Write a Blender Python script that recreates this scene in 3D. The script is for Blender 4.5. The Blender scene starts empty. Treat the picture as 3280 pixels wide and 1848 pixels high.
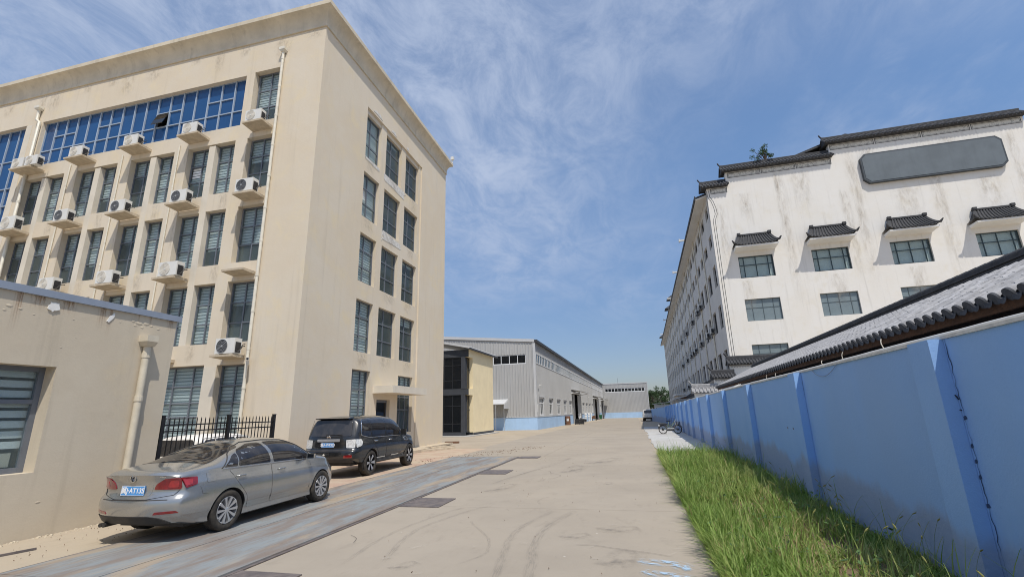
import bpy, bmesh, math, random
from mathutils import Vector, Matrix
random.seed(7)
sc = bpy.context.scene
COL = sc.collection
PI = math.pi
# ---------------------------------------------------------------- camera, sky, sun, exposure
cam = bpy.data.cameras.new('camera'); camo = bpy.data.objects.new('camera', cam); COL.objects.link(camo)
cam.sensor_fit = 'HORIZONTAL'; cam.sensor_width = 36.0; cam.lens = 36 * 1504.7 / 3280
cam.clip_start = 0.05; cam.clip_end = 4000
YAW, PIT, ROL = -0.241564401, 0.259214765, -0.0256958269
F = Vector((math.sin(YAW)*math.cos(PIT), math.cos(YAW)*math.cos(PIT), math.sin(PIT)))
R0 = Vector((math.cos(YAW), -math.sin(YAW), 0)); U0 = R0.cross(F)
Rv = R0*math.cos(ROL) + U0*math.sin(ROL); Uv = -R0*math.sin(ROL) + U0*math.cos(ROL)
M = Matrix((Rv, Uv, -F)).transposed().to_4x4(); M.translation = Vector((0, 0, 1.78))
camo.matrix_world = M
sc.camera = camo

SUN = Vector((0.315, -0.45, 1.0)).normalized()
world = bpy.data.worlds.new('World'); sc.world = world; world.use_nodes = True
nt = world.node_tree; nt.nodes.clear()
def N(nt, t, **kw):
    n = nt.nodes.new(t)
    for k, v in kw.items(): setattr(n, k, v)
    return n
out = N(nt, 'ShaderNodeOutputWorld'); bg = N(nt, 'ShaderNodeBackground'); bg.inputs[1].default_value = 0.13
sky = N(nt, 'ShaderNodeTexSky', sky_type='NISHITA'); sky.sun_disc = False
sky.sun_elevation = math.asin(SUN.z); sky.sun_rotation = math.atan2(SUN.x, SUN.y)
sky.altitude = 50; sky.air_density = 1.1; sky.dust_density = .9; sky.ozone_density = 2.2
tc = N(nt, 'ShaderNodeTexCoord'); sep = N(nt, 'ShaderNodeSeparateXYZ')
nt.links.new(tc.outputs['Generated'], sep.inputs[0])
def math_n(nt, op, a, b=None, c=None, clamp=False):
    n = nt.nodes.new('ShaderNodeMath'); n.operation = op; n.use_clamp = clamp
    for i, v in enumerate((a, b, c)):
        if v is None: continue
        if isinstance(v, (int, float)): n.inputs[i].default_value = v
        else: nt.links.new(v, n.inputs[i])
    return n.outputs[0]
zz = math_n(nt, 'ADD', math_n(nt, 'MAXIMUM', sep.outputs[2], 0.0), 0.12)
px = math_n(nt, 'DIVIDE', sep.outputs[0], zz); py = math_n(nt, 'DIVIDE', sep.outputs[1], zz)
cmb = N(nt, 'ShaderNodeCombineXYZ'); nt.links.new(px, cmb.inputs[0]); nt.links.new(py, cmb.inputs[1])
def noise(nt, vec, scale, detail=6, rough=.55, dist=0.0, rot=None, sc3=None, loc=None):
    mp = nt.nodes.new('ShaderNodeMapping'); nt.links.new(vec, mp.inputs[0])
    if rot: mp.inputs['Rotation'].default_value = rot
    if loc: mp.inputs['Location'].default_value = loc
    if sc3: mp.inputs['Scale'].default_value = sc3
    n = nt.nodes.new('ShaderNodeTexNoise'); nt.links.new(mp.outputs[0], n.inputs['Vector'])
    n.inputs['Scale'].default_value = scale; n.inputs['Detail'].default_value = detail
    n.inputs['Roughness'].default_value = rough; n.inputs['Distortion'].default_value = dist
    return n.outputs[0]
def ramp(nt, v, a, b, ca=0.0, cb=1.0):
    n = nt.nodes.new('ShaderNodeMapRange'); n.interpolation_type = 'SMOOTHSTEP'
    nt.links.new(v, n.inputs[0])
    for i, x in zip((1, 2, 3, 4), (a, b, ca, cb)): n.inputs[i].default_value = x
    return n.outputs[0]
CL = ((8.4, 1.1, 0), (-.5, .4, 0), (4.8, 8.8, 0))
c1 = ramp(nt, noise(nt, cmb.outputs[0], 1.5, 10, .62, .7, (0, 0, .9), (1.0, .55, 1), CL[0]), .36, .66, 0, 1)
c2 = ramp(nt, noise(nt, cmb.outputs[0], 6.0, 9, .68, .5, (0, 0, .5), (1.0, .6, 1)), .30, .72)
c3 = ramp(nt, noise(nt, cmb.outputs[0], .38, 3, .5, .2, (0, 0, .3), (1, 1, 1), CL[1]), .36, .60, .18, 1.0)
veil = ramp(nt, noise(nt, cmb.outputs[0], .30, 4, .5, .3, (0, 0, 2.1), None, CL[2]), .42, .62, 0, .9)
cl = math_n(nt, 'MULTIPLY', math_n(nt, 'MULTIPLY', c1, math_n(nt, 'ADD', math_n(nt, 'MULTIPLY', c2, .8), .2)), c3)
cl = math_n(nt, 'MAXIMUM', math_n(nt, 'MULTIPLY', cl, .64), math_n(nt, 'MULTIPLY', veil, math_n(nt, 'ADD', math_n(nt, 'MULTIPLY', c2, .75), .30)))
cl = math_n(nt, 'MULTIPLY', cl, ramp(nt, sep.outputs[2], 0.06, 0.3))
mix = N(nt, 'ShaderNodeMix', data_type='RGBA'); nt.links.new(cl, mix.inputs[0])
tint = N(nt, 'ShaderNodeMix', data_type='RGBA'); nt.links.new(ramp(nt, sep.outputs[2], 0.02, 0.55), tint.inputs[0])
tint.inputs[6].default_value = (.60, .62, .74, 1); tint.inputs[7].default_value = (1.0, 1.12, 1.22, 1)
mul = N(nt, 'ShaderNodeMix', data_type='RGBA', blend_type='MULTIPLY'); mul.inputs[0].default_value = 1.0
nt.links.new(sky.outputs[0], mul.inputs[6]); nt.links.new(tint.outputs[2], mul.inputs[7])
nt.links.new(mul.outputs[2], mix.inputs[6]); mix.inputs[7].default_value = (3.7, 4.35, 5.7, 1)
nt.links.new(mix.outputs[2], bg.inputs[0]); nt.links.new(bg.outputs[0], out.inputs[0])

sl = bpy.data.lights.new('sun', 'SUN'); sl.energy = 3.85; sl.angle = math.radians(0.5); sl.color = (1.0, 0.935, 0.835)
slo = bpy.data.objects.new('sun', sl); COL.objects.link(slo)
slo.rotation_euler = (-SUN).to_track_quat('-Z', 'Y').to_euler(); slo.location = SUN*100
sc.view_settings.view_transform = 'Standard'; sc.view_settings.look = 'None'
sc.view_settings.exposure = 0.0; sc.view_settings.gamma = 1.0; sc.view_settings.use_curve_mapping = False
sc.render.engine = 'CYCLES'
sc.cycles.max_bounces = 8; sc.cycles.transparent_max_bounces = 16
sc.cycles.use_denoising = True; sc.cycles.denoising_input_passes = 'RGB_ALBEDO_NORMAL'
sc.cycles.pixel_filter_type = 'BLACKMAN_HARRIS'; sc.cycles.filter_width = 1.0
# ---------------------------------------------------------------- materials
MAT = {}
def rgb(c): return (c[0], c[1], c[2], 1)
def mixc(nt, fac, a, b):
    n = nt.nodes.new('ShaderNodeMix'); n.data_type = 'RGBA'
    if isinstance(fac, (int, float)): n.inputs[0].default_value = fac
    else: nt.links.new(fac, n.inputs[0])
    for i, v in ((6, a), (7, b)):
        if isinstance(v, tuple): n.inputs[i].default_value = rgb(v)
        else: nt.links.new(v, n.inputs[i])
    return n.outputs[2]
def newmat(name):
    m = bpy.data.materials.new(name); m.use_nodes = True; nt = m.node_tree; nt.nodes.clear()
    o = nt.nodes.new('ShaderNodeOutputMaterial'); p = nt.nodes.new('ShaderNodeBsdfPrincipled')
    nt.links.new(p.outputs[0], o.inputs[0]); MAT[name] = m
    return m, nt, p, o
def bump(nt, p, h, strength=.2, dist=.02):
    b = nt.nodes.new('ShaderNodeBump'); b.inputs['Strength'].default_value = strength; b.inputs['Distance'].default_value = dist
    nt.links.new(h, b.inputs['Height']); nt.links.new(b.outputs[0], p.inputs['Normal'])
def mat(name, col, rough=.7, var=.12, scale=2.0, metal=0.0, spec=.5, bumps=0.0, bscale=60, streak=0.0, dust=0.0, dustcol=(.42, .36, .27), coat=0.0, obj=False, rnd=0.0):
    m, nt, p, o = newmat(name)
    if obj: pos = nt.nodes.new('ShaderNodeTexCoord').outputs['Object']
    else: pos = nt.nodes.new('ShaderNodeNewGeometry').outputs['Position']
    dark = tuple(c*(1-var) for c in col); light = tuple(min(1, c*(1+var)) for c in col)
    c = mixc(nt, ramp(nt, noise(nt, pos, scale, 8, .6), .3, .7), dark, light)
    if streak:
        s = ramp(nt, noise(nt, pos, 1.6, 6, .6, sc3=(2.2, 2.2, .18)), .5, .75)
        c = mixc(nt, math_n(nt, 'MULTIPLY', s, streak), c, tuple(x*.62 for x in col))
    if dust:
        s = ramp(nt, noise(nt, pos, 3.5, 8, .65), .35, .75)
        c = mixc(nt, math_n(nt, 'MULTIPLY', s, dust), c, dustcol)
    if rnd:
        oi = nt.nodes.new('ShaderNodeObjectInfo')
        hs = nt.nodes.new('ShaderNodeHueSaturation'); nt.links.new(c, hs.inputs['Color'])
        nt.links.new(ramp(nt, oi.outputs['Random'], 0, 1, 1-rnd, 1+rnd), hs.inputs['Value']); c = hs.outputs[0]
    nt.links.new(c, p.inputs['Base Color']); p.inputs['Roughness'].default_value = rough
    p.inputs['Metallic'].default_value = metal; p.inputs['Specular IOR Level'].default_value = spec
    if coat: p.inputs['Coat Weight'].default_value = coat; p.inputs['Coat Roughness'].default_value = .08
    if bumps: bump(nt, p, noise(nt, pos, bscale, 6, .65), bumps)
    return m
def glass_mat(name, tint, trans=.5, gloss_rough=.03, body=(.02, .025, .03), spec=.7):
    m, nt, p, o = newmat(name)
    p.inputs['Base Color'].default_value = rgb(body); p.inputs['Roughness'].default_value = gloss_rough
    p.inputs['Specular IOR Level'].default_value = spec
    t = nt.nodes.new('ShaderNodeBsdfTransparent'); t.inputs[0].default_value = rgb(tint)
    mx = nt.nodes.new('ShaderNodeMixShader'); mx.inputs[0].default_value = trans
    nt.links.new(p.outputs[0], mx.inputs[1]); nt.links.new(t.outputs[0], mx.inputs[2]); nt.links.new(mx.outputs[0], o.inputs[0])
    return m

# ---------------------------------------------------------------- mesh helpers
class MB:
    def __init__(s): s.v = []; s.f = []; s.m = []; s.mat = 0; s.X = None
    def pt(s, p):
        p = Vector(p)
        if s.X is not None: p = s.X @ p
        s.v.append((p.x, p.y, p.z)); return len(s.v)-1
    def face(s, pts):
        s.f.append([s.pt(p) for p in pts]); s.m.append(s.mat)
    def fi(s, idx): s.f.append(list(idx)); s.m.append(s.mat)
    def box(s, x0, x1, y0, y1, z0, z1):
        i = [s.pt(p) for p in ((x0,y0,z0),(x1,y0,z0),(x1,y1,z0),(x0,y1,z0),(x0,y0,z1),(x1,y0,z1),(x1,y1,z1),(x0,y1,z1))]
        for q in ((0,3,2,1),(4,5,6,7),(0,1,5,4),(1,2,6,5),(2,3,7,6),(3,0,4,7)): s.fi([i[k] for k in q])
        return s
    def hexa(s, b, t):  # bottom 4 pts, top 4 pts ccw from above
        i = [s.pt(p) for p in list(b)+list(t)]
        for q in ((0,3,2,1),(4,5,6,7),(0,1,5,4),(1,2,6,5),(2,3,7,6),(3,0,4,7)): s.fi([i[k] for k in q])
        return s
    def prism(s, poly, vec):  # polygon of 3d pts extruded
        n = len(poly); a = [s.pt(p) for p in poly]; b = [s.pt(Vector(p)+Vector(vec)) for p in poly]
        s.fi(a[::-1]); s.fi(b)
        for k in range(n): s.fi([a[k], a[(k+1) % n], b[(k+1) % n], b[k]])
        return s
    def tube(s, path, r, n=8, closed=False, caps=True):
        path = [Vector(p) for p in path]; rings = []; L = len(path)
        up = None
        for k, p in enumerate(path):
            if closed: d = path[(k+1) % L]-path[k-1]
            else: d = path[min(k+1, L-1)]-path[max(k-1, 0)]
            d.normalize()
            if up is None:
                up = Vector((0,0,1)) if abs(d.z) < .9 else Vector((1,0,0))
            a = d.cross(up)
            if a.length < 1e-6: a = d.orthogonal()
            a.normalize(); b = a.cross(d); up = b
            rr = r[k] if isinstance(r, (list, tuple)) else r
            rings.append([s.pt(p + a*math.cos(2*PI*j/n)*rr + b*math.sin(2*PI*j/n)*rr) for j in range(n)])
        K = L if closed else L-1
        for k in range(K):
            A, B = rings[k], rings[(k+1) % L]
            for j in range(n): s.fi([A[j], A[(j+1) % n], B[(j+1) % n], B[j]])
        if caps and not closed: s.fi(rings[0][::-1]); s.fi(rings[-1])
        return s
    def cyl(s, a, b, r, n=12): return s.tube([a, b], r, n)
    def lathe(s, prof, axis='y', c=(0,0,0), n=32):  # prof (r, along)
        rings = []
        for (r, h) in prof:
            ring = []
            for j in range(n):
                t = 2*PI*j/n; u, w = r*math.cos(t), r*math.sin(t)
                p = {'y': (u, h, w), 'z': (u, w, h), 'x': (h, u, w)}[axis]
                ring.append(s.pt(Vector(p)+Vector(c)))
            rings.append(ring)
        for k in range(len(rings)-1):
            for j in range(n): s.fi([rings[k][j], rings[k][(j+1) % n], rings[k+1][(j+1) % n], rings[k+1][j]])
        return s
    def mesh(s, name, mats, smooth=False, recalc=True, sharp=None):
        me = bpy.data.meshes.new(name); me.from_pydata(s.v, [], s.f)
        if not isinstance(mats, (list, tuple)): mats = [mats]
        for m in mats: me.materials.append(MAT[m] if isinstance(m, str) else m)
        if len(mats) > 1: me.polygons.foreach_set('material_index', s.m)
        if recalc:
            bm = bmesh.new(); bm.from_mesh(me); bmesh.ops.recalc_face_normals(bm, faces=bm.faces); bm.to_mesh(me); bm.free()
        if smooth:
            me.polygons.foreach_set('use_smooth', [True]*len(me.polygons))
            if sharp: me.set_sharp_from_angle(angle=math.radians(sharp))
        me.update(); return me
    def build(s, name, mats, parent=None, smooth=False, recalc=True, sharp=None):
        return put(name, s.mesh(name, mats, smooth, recalc, sharp), parent)
def put(name, me, parent=None, loc=None, rot=None):
    o = bpy.data.objects.new(name, me); COL.objects.link(o)
    if parent is not None: o.parent = parent
    if loc is not None: o.location = loc
    if rot is not None: o.rotation_euler = rot
    return o
def tag(o, label=None, cat=None, group=None, kind=None):
    if label: o['label'] = label
    if cat: o['category'] = cat
    if group: o['group'] = group
    if kind: o['kind'] = kind
    return o
def thing(name, label, cat, loc=(0,0,0), rz=0.0, group=None):
    o = bpy.data.objects.new(name, None); COL.objects.link(o); o.location = loc; o.rotation_euler = (0, 0, rz)
    o.empty_display_size = .2
    return tag(o, label, cat, group)
def dup(o, parent=None, loc=None, rz=None):
    c = o.copy(); COL.objects.link(c)
    if parent is not None: c.parent = parent
    if loc is not None: c.location = loc
    if rz is not None: c.rotation_euler = (0, 0, rz)
    for ch in o.children: dup(ch, c)
    return c
def gz(y): return 0.0 if y < 20 else -0.004*(min(y, 260)-20)
def box_mesh(name, m, x0, x1, y0, y1, z0, z1): return MB().box(x0, x1, y0, y1, z0, z1).mesh(name, m)
def grid_wall(mb, u0, u1, z0, z1, ops, depth, fn):
    """wall sheet with rectangular openings (u0,u1,z0,z1) and reveals; fn(u,z,d)->xyz, d inward"""
    us = sorted({u0, u1, *[o[0] for o in ops], *[o[1] for o in ops]}); zs = sorted({z0, z1, *[o[2] for o in ops], *[o[3] for o in ops]})
    us = [u for u in us if u0-1e-6 <= u <= u1+1e-6]; zs = [z for z in zs if z0-1e-6 <= z <= z1+1e-6]
    for a, b in zip(us, us[1:]):
        for c, d in zip(zs, zs[1:]):
            mu, mz = (a+b)/2, (c+d)/2
            if any(o[0] < mu < o[1] and o[2] < mz < o[3] for o in ops): continue
            mb.face([fn(a,c,0), fn(b,c,0), fn(b,d,0), fn(a,d,0)])
    for (a, b, c, d) in ops:
        mb.face([fn(a,c,0), fn(a,d,0), fn(a,d,depth), fn(a,c,depth)]); mb.face([fn(b,c,0), fn(b,c,depth), fn(b,d,depth), fn(b,d,0)])
        mb.face([fn(a,d,0), fn(b,d,0), fn(b,d,depth), fn(a,d,depth)]); mb.face([fn(a,c,0), fn(a,c,depth), fn(b,c,depth), fn(b,c,0)])
_WC = {}
def window(parent, name, origin, w, h, cols, rows, fm, gm, rz=0.0, bar=.05, fd=.06, blind=None, bm='blind_white', slat=.085, gap=.045, open_pane=None, pane_rows=None):
    """window facing local -y; origin lower-left corner; cols/rows are lists of fractions (pane edges). part with frame + pane + blind sub-parts"""
    key = (name, round(w, 3), round(h, 3), tuple(cols), tuple(rows), fm, bar)
    xs = [c*w for c in cols]; zs = [r*h for r in rows]
    if key not in _WC:
        mb = MB()
        for i, x in enumerate(xs):
            b = bar if i in (0, len(xs)-1) else bar*.85
            x0 = x if i == 0 else (x-b if i == len(xs)-1 else x-b/2)
            mb.box(x0, x0+b, 0, fd, 0, h)
        for k, z in enumerate(zs):
            b = bar if k in (0, len(zs)-1) else bar*.85
            z0 = z if k == 0 else (z-b if k == len(zs)-1 else z-b/2)
            for i in range(len(xs)-1):
                xa = xs[i]+(bar if i == 0 else bar*.425); xb = xs[i+1]-(bar if i == len(xs)-2 else bar*.425)
                mb.box(xa, xb, .004, fd-.004, z0, z0+b)
        _WC[key] = mb.mesh(name, fm)
    o = put(name, _WC[key], parent, origin, (0, 0, rz))
    for k in range(len(zs)-1):
        for i in range(len(xs)-1):
            pw, ph = xs[i+1]-xs[i]-.012, zs[k+1]-zs[k]-.012
            pk = ('pane', round(pw, 3), round(ph, 3), gm)
            if pk not in _WC: _WC[pk] = box_mesh('pane', gm, 0, pw, 0, .008, 0, ph)
            if open_pane == (i, k):
                p = put('open_pane', _WC[pk], o, (xs[i]+.006, -.01, zs[k]+.006), (math.radians(-22), 0, 0))
            else: put('pane', _WC[pk], o, (xs[i]+.006, fd*.5, zs[k]+.006))
    if blind:
        bk = ('blind', round(w, 3), round(h, 3), blind, bm, slat)
        if bk not in _WC:
            mb = MB(); z = h-.06; lo = h*(1-blind)+.04
            while z-slat > lo:
                mb.box(.04, w-.04, fd+.05, fd+.055, z-slat, z); z -= slat+gap
            mb.mat = 1; mb.box(.04, w-.04, fd+.075, fd+.08, lo, h-.05)
            _WC[bk] = mb.mesh('blind', [bm, 'blind_sheer'])
        b = put('blind', _WC[bk], o); b['kind'] = 'stuff'
    return o
# ---------------------------------------------------------------- material library
def stucco(name, a, b, c_, st=.3):
    m, nt, p, o = newmat(name)
    pos = nt.nodes.new('ShaderNodeNewGeometry').outputs['Position']
    c = mixc(nt, ramp(nt, noise(nt, pos, .38, 7, .6, .4), .36, .64), a, b)
    c = mixc(nt, ramp(nt, noise(nt, pos, .9, 8, .65, .3, (0, 0, 1)), .50, .70, 0, .8), c, c_)
    c = mixc(nt, ramp(nt, noise(nt, pos, 1.5, 7, .65, sc3=(2.4, 2.4, .13)), .52, .78, 0, st), c, tuple(x*.74 for x in a))
    c = mixc(nt, ramp(nt, noise(nt, pos, 9, 5, .7), .58, .8, 0, .25), c, tuple(x*.85 for x in b))
    nt.links.new(c, p.inputs['Base Color']); p.inputs['Roughness'].default_value = .92; p.inputs['Specular IOR Level'].default_value = .25
    bump(nt, p, math_n(nt, 'ADD', noise(nt, pos, 30, 8, .7), math_n(nt, 'MULTIPLY', noise(nt, pos, 2.2, 4, .6), 4.0)), .10, .02)
stucco('stucco', (.66, .57, .44), (.675, .60, .485), (.705, .60, .42), .38)
stucco('gate_stucco', (.55, .475, .365), (.58, .51, .40), (.60, .505, .36), .55)
mat('stucco_pale', (.66, .60, .50), .9, .05, 1.5, bumps=.1, bscale=25, streak=.15)
mat('stucco_cornice', (.60, .53, .41), .9, .10, 1.2, bumps=.12, bscale=20, streak=.5)
mat('plaster_patch', (.62, .60, .56), .95, .15, 8, bumps=.3, bscale=30)
mat('slab_concrete', (.50, .42, .31), .95, .14, 4, bumps=.2, bscale=30, streak=.3)
mat('frame_grey', (.14, .155, .18), .45, .08, 3)
mat('frame_dark', (.03, .032, .036), .4, .05, 3)
mat('frame_film', (.09, .115, .125), .4, .05, 3)
mat('frame_teal', (.025, .045, .05), .4, .05, 3)
mat('frame_blue', (.36, .43, .52), .4, .08, 3)
mat('frame_white', (.75, .76, .77), .45, .04, 3)
mat('blind_white', (.93, .94, .93), .8, .03, 3)
mat('blind_sheer', (.42, .46, .47), .9, .05, 3)
mat('curtain_pale', (.90, .92, .88), .9, .05, 3)
glass_mat('glass', (.92, .965, .97), .80, .03, (.20, .25, .26), .9)
glass_mat('glass_dark', (.35, .40, .42), .35, .02, (.012, .014, .018), .9)
glass_mat('glass_smoke', (.2, .22, .24), .2, .02, (.008, .01, .013), .7)
mat('glass_blue', (.020, .080, .215), .12, .10, .5, spec=.35)
mat('glass_film', (.19, .235, .25), .12, .06, 2, spec=.5)
mat('plastic_white', (.70, .69, .65), .5, .04, 3)
mat('plastic_cream', (.60, .55, .46), .5, .06, 3)
mat('plastic_dark', (.03, .03, .032), .5, .1, 3)
mat('pipe_cream', (.58, .52, .41), .55, .08, 4, streak=.2)
mat('pipe_white', (.72, .68, .58), .5, .08, 4, dust=.25)
mat('metal_blue_grey', (.25, .29, .36), .5, .06, 3)
mat('metal_grey', (.40, .41, .42), .45, .06, 3, metal=.0)
mat('metal_dark', (.045, .045, .05), .5, .1, 3)
mat('rust', (.17, .085, .05), .95, .3, 20)
mat('black_paint', (.012, .012, .014), .35, .1, 3)
mat('paper_white', (.75, .74, .71), .9, .05, 9)
mat('wood_brown', (.10, .048, .025), .85, .25, 8, bumps=.2)
mat('wood_dark', (.03, .016, .011), .85, .2, 8)
mat('brick_dark', (.055, .055, .06), .9, .2, 6, bumps=.2)
mat('tile_grey', (.30, .30, .31), .9, .25, 9, bumps=.2, bscale=40, dust=.40, dustcol=(.48, .46, .43), rnd=.18)
mat('tile_pan', (.13, .13, .14), .9, .25, 9, dust=.25, dustcol=(.3, .28, .26))
mat('tile_end', (.06, .064, .074), .85, .25, 14, bumps=.2)
mat('tile_dark', (.04, .042, .048), .85, .25, 9, bumps=.1, dust=.18, dustcol=(.18, .17, .16))
mat('leaf', (.07, .14, .03), .7, .3, 1.0, rnd=.3)
mat('leaf_far', (.035, .07, .022), .8, .35, .5)
mat('bark', (.09, .065, .045), .9, .2, 6)
mat('rubber', (.018, .017, .016), .85, .15, 12, dust=.35, dustcol=(.22, .18, .13))
mat('chrome', (.75, .76, .78), .15, .02, 3, metal=1.0)
mat('alloy', (.62, .63, .65), .3, .03, 3, metal=.75)

def concrete(name, base, alt, dust, scale=.35, gain=1.0):
    m, nt, p, o = newmat(name)
    pos = nt.nodes.new('ShaderNodeNewGeometry').outputs['Position']
    c = mixc(nt, ramp(nt, noise(nt, pos, scale, 10, .62), .32, .68), base, alt)
    c = mixc(nt, math_n(nt, 'MULTIPLY', ramp(nt, noise(nt, pos, .16, 6, .6, .5), .45, .65), .55), c, dust)
    c = mixc(nt, math_n(nt, 'MULTIPLY', ramp(nt, noise(nt, pos, 2.2, 8, .7, .3, sc3=(1.6, .7, 1)), .52, .72), .35), c, tuple(x*.78 for x in base))
    c = mixc(nt, math_n(nt, 'MULTIPLY', ramp(nt, noise(nt, pos, 26, 4, .7), .55, .8), .3), c, tuple(min(1, x*1.25) for x in base))
    vo = nt.nodes.new('ShaderNodeTexVoronoi'); vo.inputs['Scale'].default_value = 1.9; vo.inputs['Randomness'].default_value = 1
    nt.links.new(pos, vo.inputs['Vector'])
    c = mixc(nt, ramp(nt, vo.outputs['Distance'], .02, .035, .5, 0.0), c, (.66, .62, .55))
    nt.links.new(c, p.inputs['Base Color']); p.inputs['Roughness'].default_value = .92; p.inputs['Specular IOR Level'].default_value = .3
    bump(nt, p, noise(nt, pos, 60, 6, .7), .12, .01)
    return m
concrete('road_concrete', (.312, .272, .220), (.357, .312, .253), (.378, .325, .256))
concrete('yard_dust', (.36, .302, .228), (.41, .345, .262), (.45, .385, .29), .5)
concrete('path_white', (.42, .415, .40), (.50, .495, .475), (.40, .375, .33), .8)
concrete('soil', (.16, .115, .07), (.22, .165, .10), (.26, .21, .13), 1.5)
def pavers():
    m, nt, p, o = newmat('red_pavers')
    pos = nt.nodes.new('ShaderNodeNewGeometry').outputs['Position']
    br = nt.nodes.new('ShaderNodeTexBrick'); nt.links.new(pos, br.inputs['Vector'])
    br.inputs['Scale'].default_value = 5; br.inputs['Mortar Size'].default_value = .012
    br.inputs['Color1'].default_value = rgb((.37, .20, .15)); br.inputs['Color2'].default_value = rgb((.42, .25, .19)); br.inputs['Mortar'].default_value = rgb((.36, .29, .22))
    c = mixc(nt, ramp(nt, noise(nt, pos, .9, 8, .65), .30, .62, .25, .95), br.outputs[0], (.47, .385, .28))
    nt.links.new(c, p.inputs['Base Color']); p.inputs['Roughness'].default_value = .95
pavers()
def deckmat():
    m, nt, p, o = newmat('worn_deck')
    pos = nt.nodes.new('ShaderNodeNewGeometry').outputs['Position']
    a = noise(nt, pos, 1.5, 9, .62, .5, sc3=(2.2, .36, 1)); b = noise(nt, pos, 5.0, 8, .7, .3, sc3=(2.5, .5, 1))
    f = math_n(nt, 'ADD', math_n(nt, 'MULTIPLY', a, .8), math_n(nt, 'MULTIPLY', b, .25))
    c = mixc(nt, ramp(nt, f, .42, .64), (.232, .256, .264), (.205, .17, .145))
    c = mixc(nt, ramp(nt, noise(nt, pos, 1.1, 8, .65, .4, sc3=(1.5, .3, 1)), .50, .66, 0, .8), c, (.36, .285, .20))
    c = mixc(nt, ramp(nt, noise(nt, pos, 14, 5, .7, sc3=(1, .3, 1)), .5, .75, 0, .35), c, (.13, .10, .085))
    nt.links.new(c, p.inputs['Base Color']); p.inputs['Roughness'].default_value = .75
    bump(nt, p, f, .1, .01)
deckmat()
mat('deck_plate', (.115, .10, .10), .7, .18, 7, dust=.3, dustcol=(.3, .24, .19))
def bluewall():
    m, nt, p, o = newmat('blue_wall')
    pos = nt.nodes.new('ShaderNodeNewGeometry').outputs['Position']
    sp = nt.nodes.new('ShaderNodeSeparateXYZ'); nt.links.new(pos, sp.inputs[0])
    c = mixc(nt, ramp(nt, noise(nt, pos, .8, 8, .6), .3, .7), (.255, .455, .80), (.29, .49, .82))
    c = mixc(nt, ramp(nt, noise(nt, pos, .45, 4, .5, sc3=(1, 1, .35)), .45, .7, 0, .55), c, (.29, .43, .65))
    c = mixc(nt, ramp(nt, noise(nt, pos, 22, 4, .7), .62, .8, 0, .3), c, (.12, .25, .55))
    h = math_n(nt, 'SUBTRACT', math_n(nt, 'ADD', sp.outputs[2], math_n(nt, 'MULTIPLY', noise(nt, pos, .55, 6, .65, sc3=(1, 1, .4)), 1.25)), .62)
    s = ramp(nt, h, .56, .80, .68, 0.0)
    c = mixc(nt, s, c, mixc(nt, noise(nt, pos, 9, 8, .75, sc3=(.6, .6, 2)), (.19, .24, .36), (.38, .41, .50)))
    nt.links.new(c, p.inputs['Base Color']); p.inputs['Roughness'].default_value = .85
    bump(nt, p, math_n(nt, 'ADD', noise(nt, pos, 30, 8, .7), math_n(nt, 'MULTIPLY', math_n(nt, 'MULTIPLY', s, noise(nt, pos, 14, 6, .8)), 3.0)), .22, .02)
bluewall()
mat('blue_plinth', (.40, .58, .82), .85, .06, .6, streak=.2)
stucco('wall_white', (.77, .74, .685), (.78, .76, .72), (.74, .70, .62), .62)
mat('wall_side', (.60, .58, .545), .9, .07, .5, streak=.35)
mat('white_plain', (.78, .78, .76), .9, .04, 1)
mat('yellow_stucco', (.84, .72, .475), .9, .04, 1.0, streak=.12)
mat('charcoal', (.05, .055, .065), .7, .1, 2)
mat('steel_grey', (.43, .43, .425), .5, .05, .25, streak=.18)
mat('steel_trim', (.55, .555, .56), .45, .04, 1)
mat('sign_grey', (.12, .145, .165), .6, .10, .8, streak=.2)
mat('sign_edge', (.05, .06, .07), .5, .1, 3)
mat('ink', (.10, .10, .10), .9, .1, 5)

# ---------------------------------------------------------------- ground
def sheet(name, m, x0, x1, ys, dz, kind='structure', parent=None):
    mb = MB()
    for a, b in zip(ys, ys[1:]):
        mb.face([(x0, a, gz(a)+dz), (x1, a, gz(a)+dz), (x1, b, gz(b)+dz), (x0, b, gz(b)+dz)])
    o = mb.build(name, m, parent)
    if kind: o['kind'] = kind
    return o
sheet('ground', 'yard_dust', -900, 900, [-300, 20, 140, 260, 2000], 0)
# concrete road of cast slabs with open joints
road = bpy.data.objects.new('road', None); COL.objects.link(road); road['kind'] = 'structure'
ys = [-10.4, -.4, 9.6, 20.6, 30.6, 40.6, 50.6, 60.6, 80.6, 100.6, 130.6, 158]
for a, b in zip(ys, ys[1:]):
    for (xa, xb) in (((-4.795, .72),) if b <= 20.6 else ((-3.86, .72), (-8.4, -3.872))):
        sub = [a+.006] + ([20] if a < 20 < b-.1 else []) + [b-.006]
        mb = MB()
        for p, q in zip(sub, sub[1:]):
            mb.hexa([(xa, p, gz(p)-.05), (xb, p, gz(p)-.05), (xb, q, gz(q)-.05), (xa, q, gz(q)-.05)],
                    [(xa, p, gz(p)+.006), (xb, p, gz(p)+.006), (xb, q, gz(q)+.006), (xa, q, gz(q)+.006)])
        o = mb.build('slab', 'road_concrete', road); o['kind'] = 'structure'
mb = MB(); yy = [21.6+i*1.2 for i in range(33)]; random.seed(11); xe = [.728+random.uniform(-.05, .16)*(0 if i == 0 else 1) for i in range(33)]
for i in range(32): mb.face([(xe[i], yy[i], gz(yy[i])+.02), (3.6, yy[i], gz(yy[i])+.02), (3.6, yy[i+1], gz(yy[i+1])+.02), (xe[i+1], yy[i+1], gz(yy[i+1])+.02)])
mb.build('pavement', 'path_white')['kind'] = 'structure'
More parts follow.
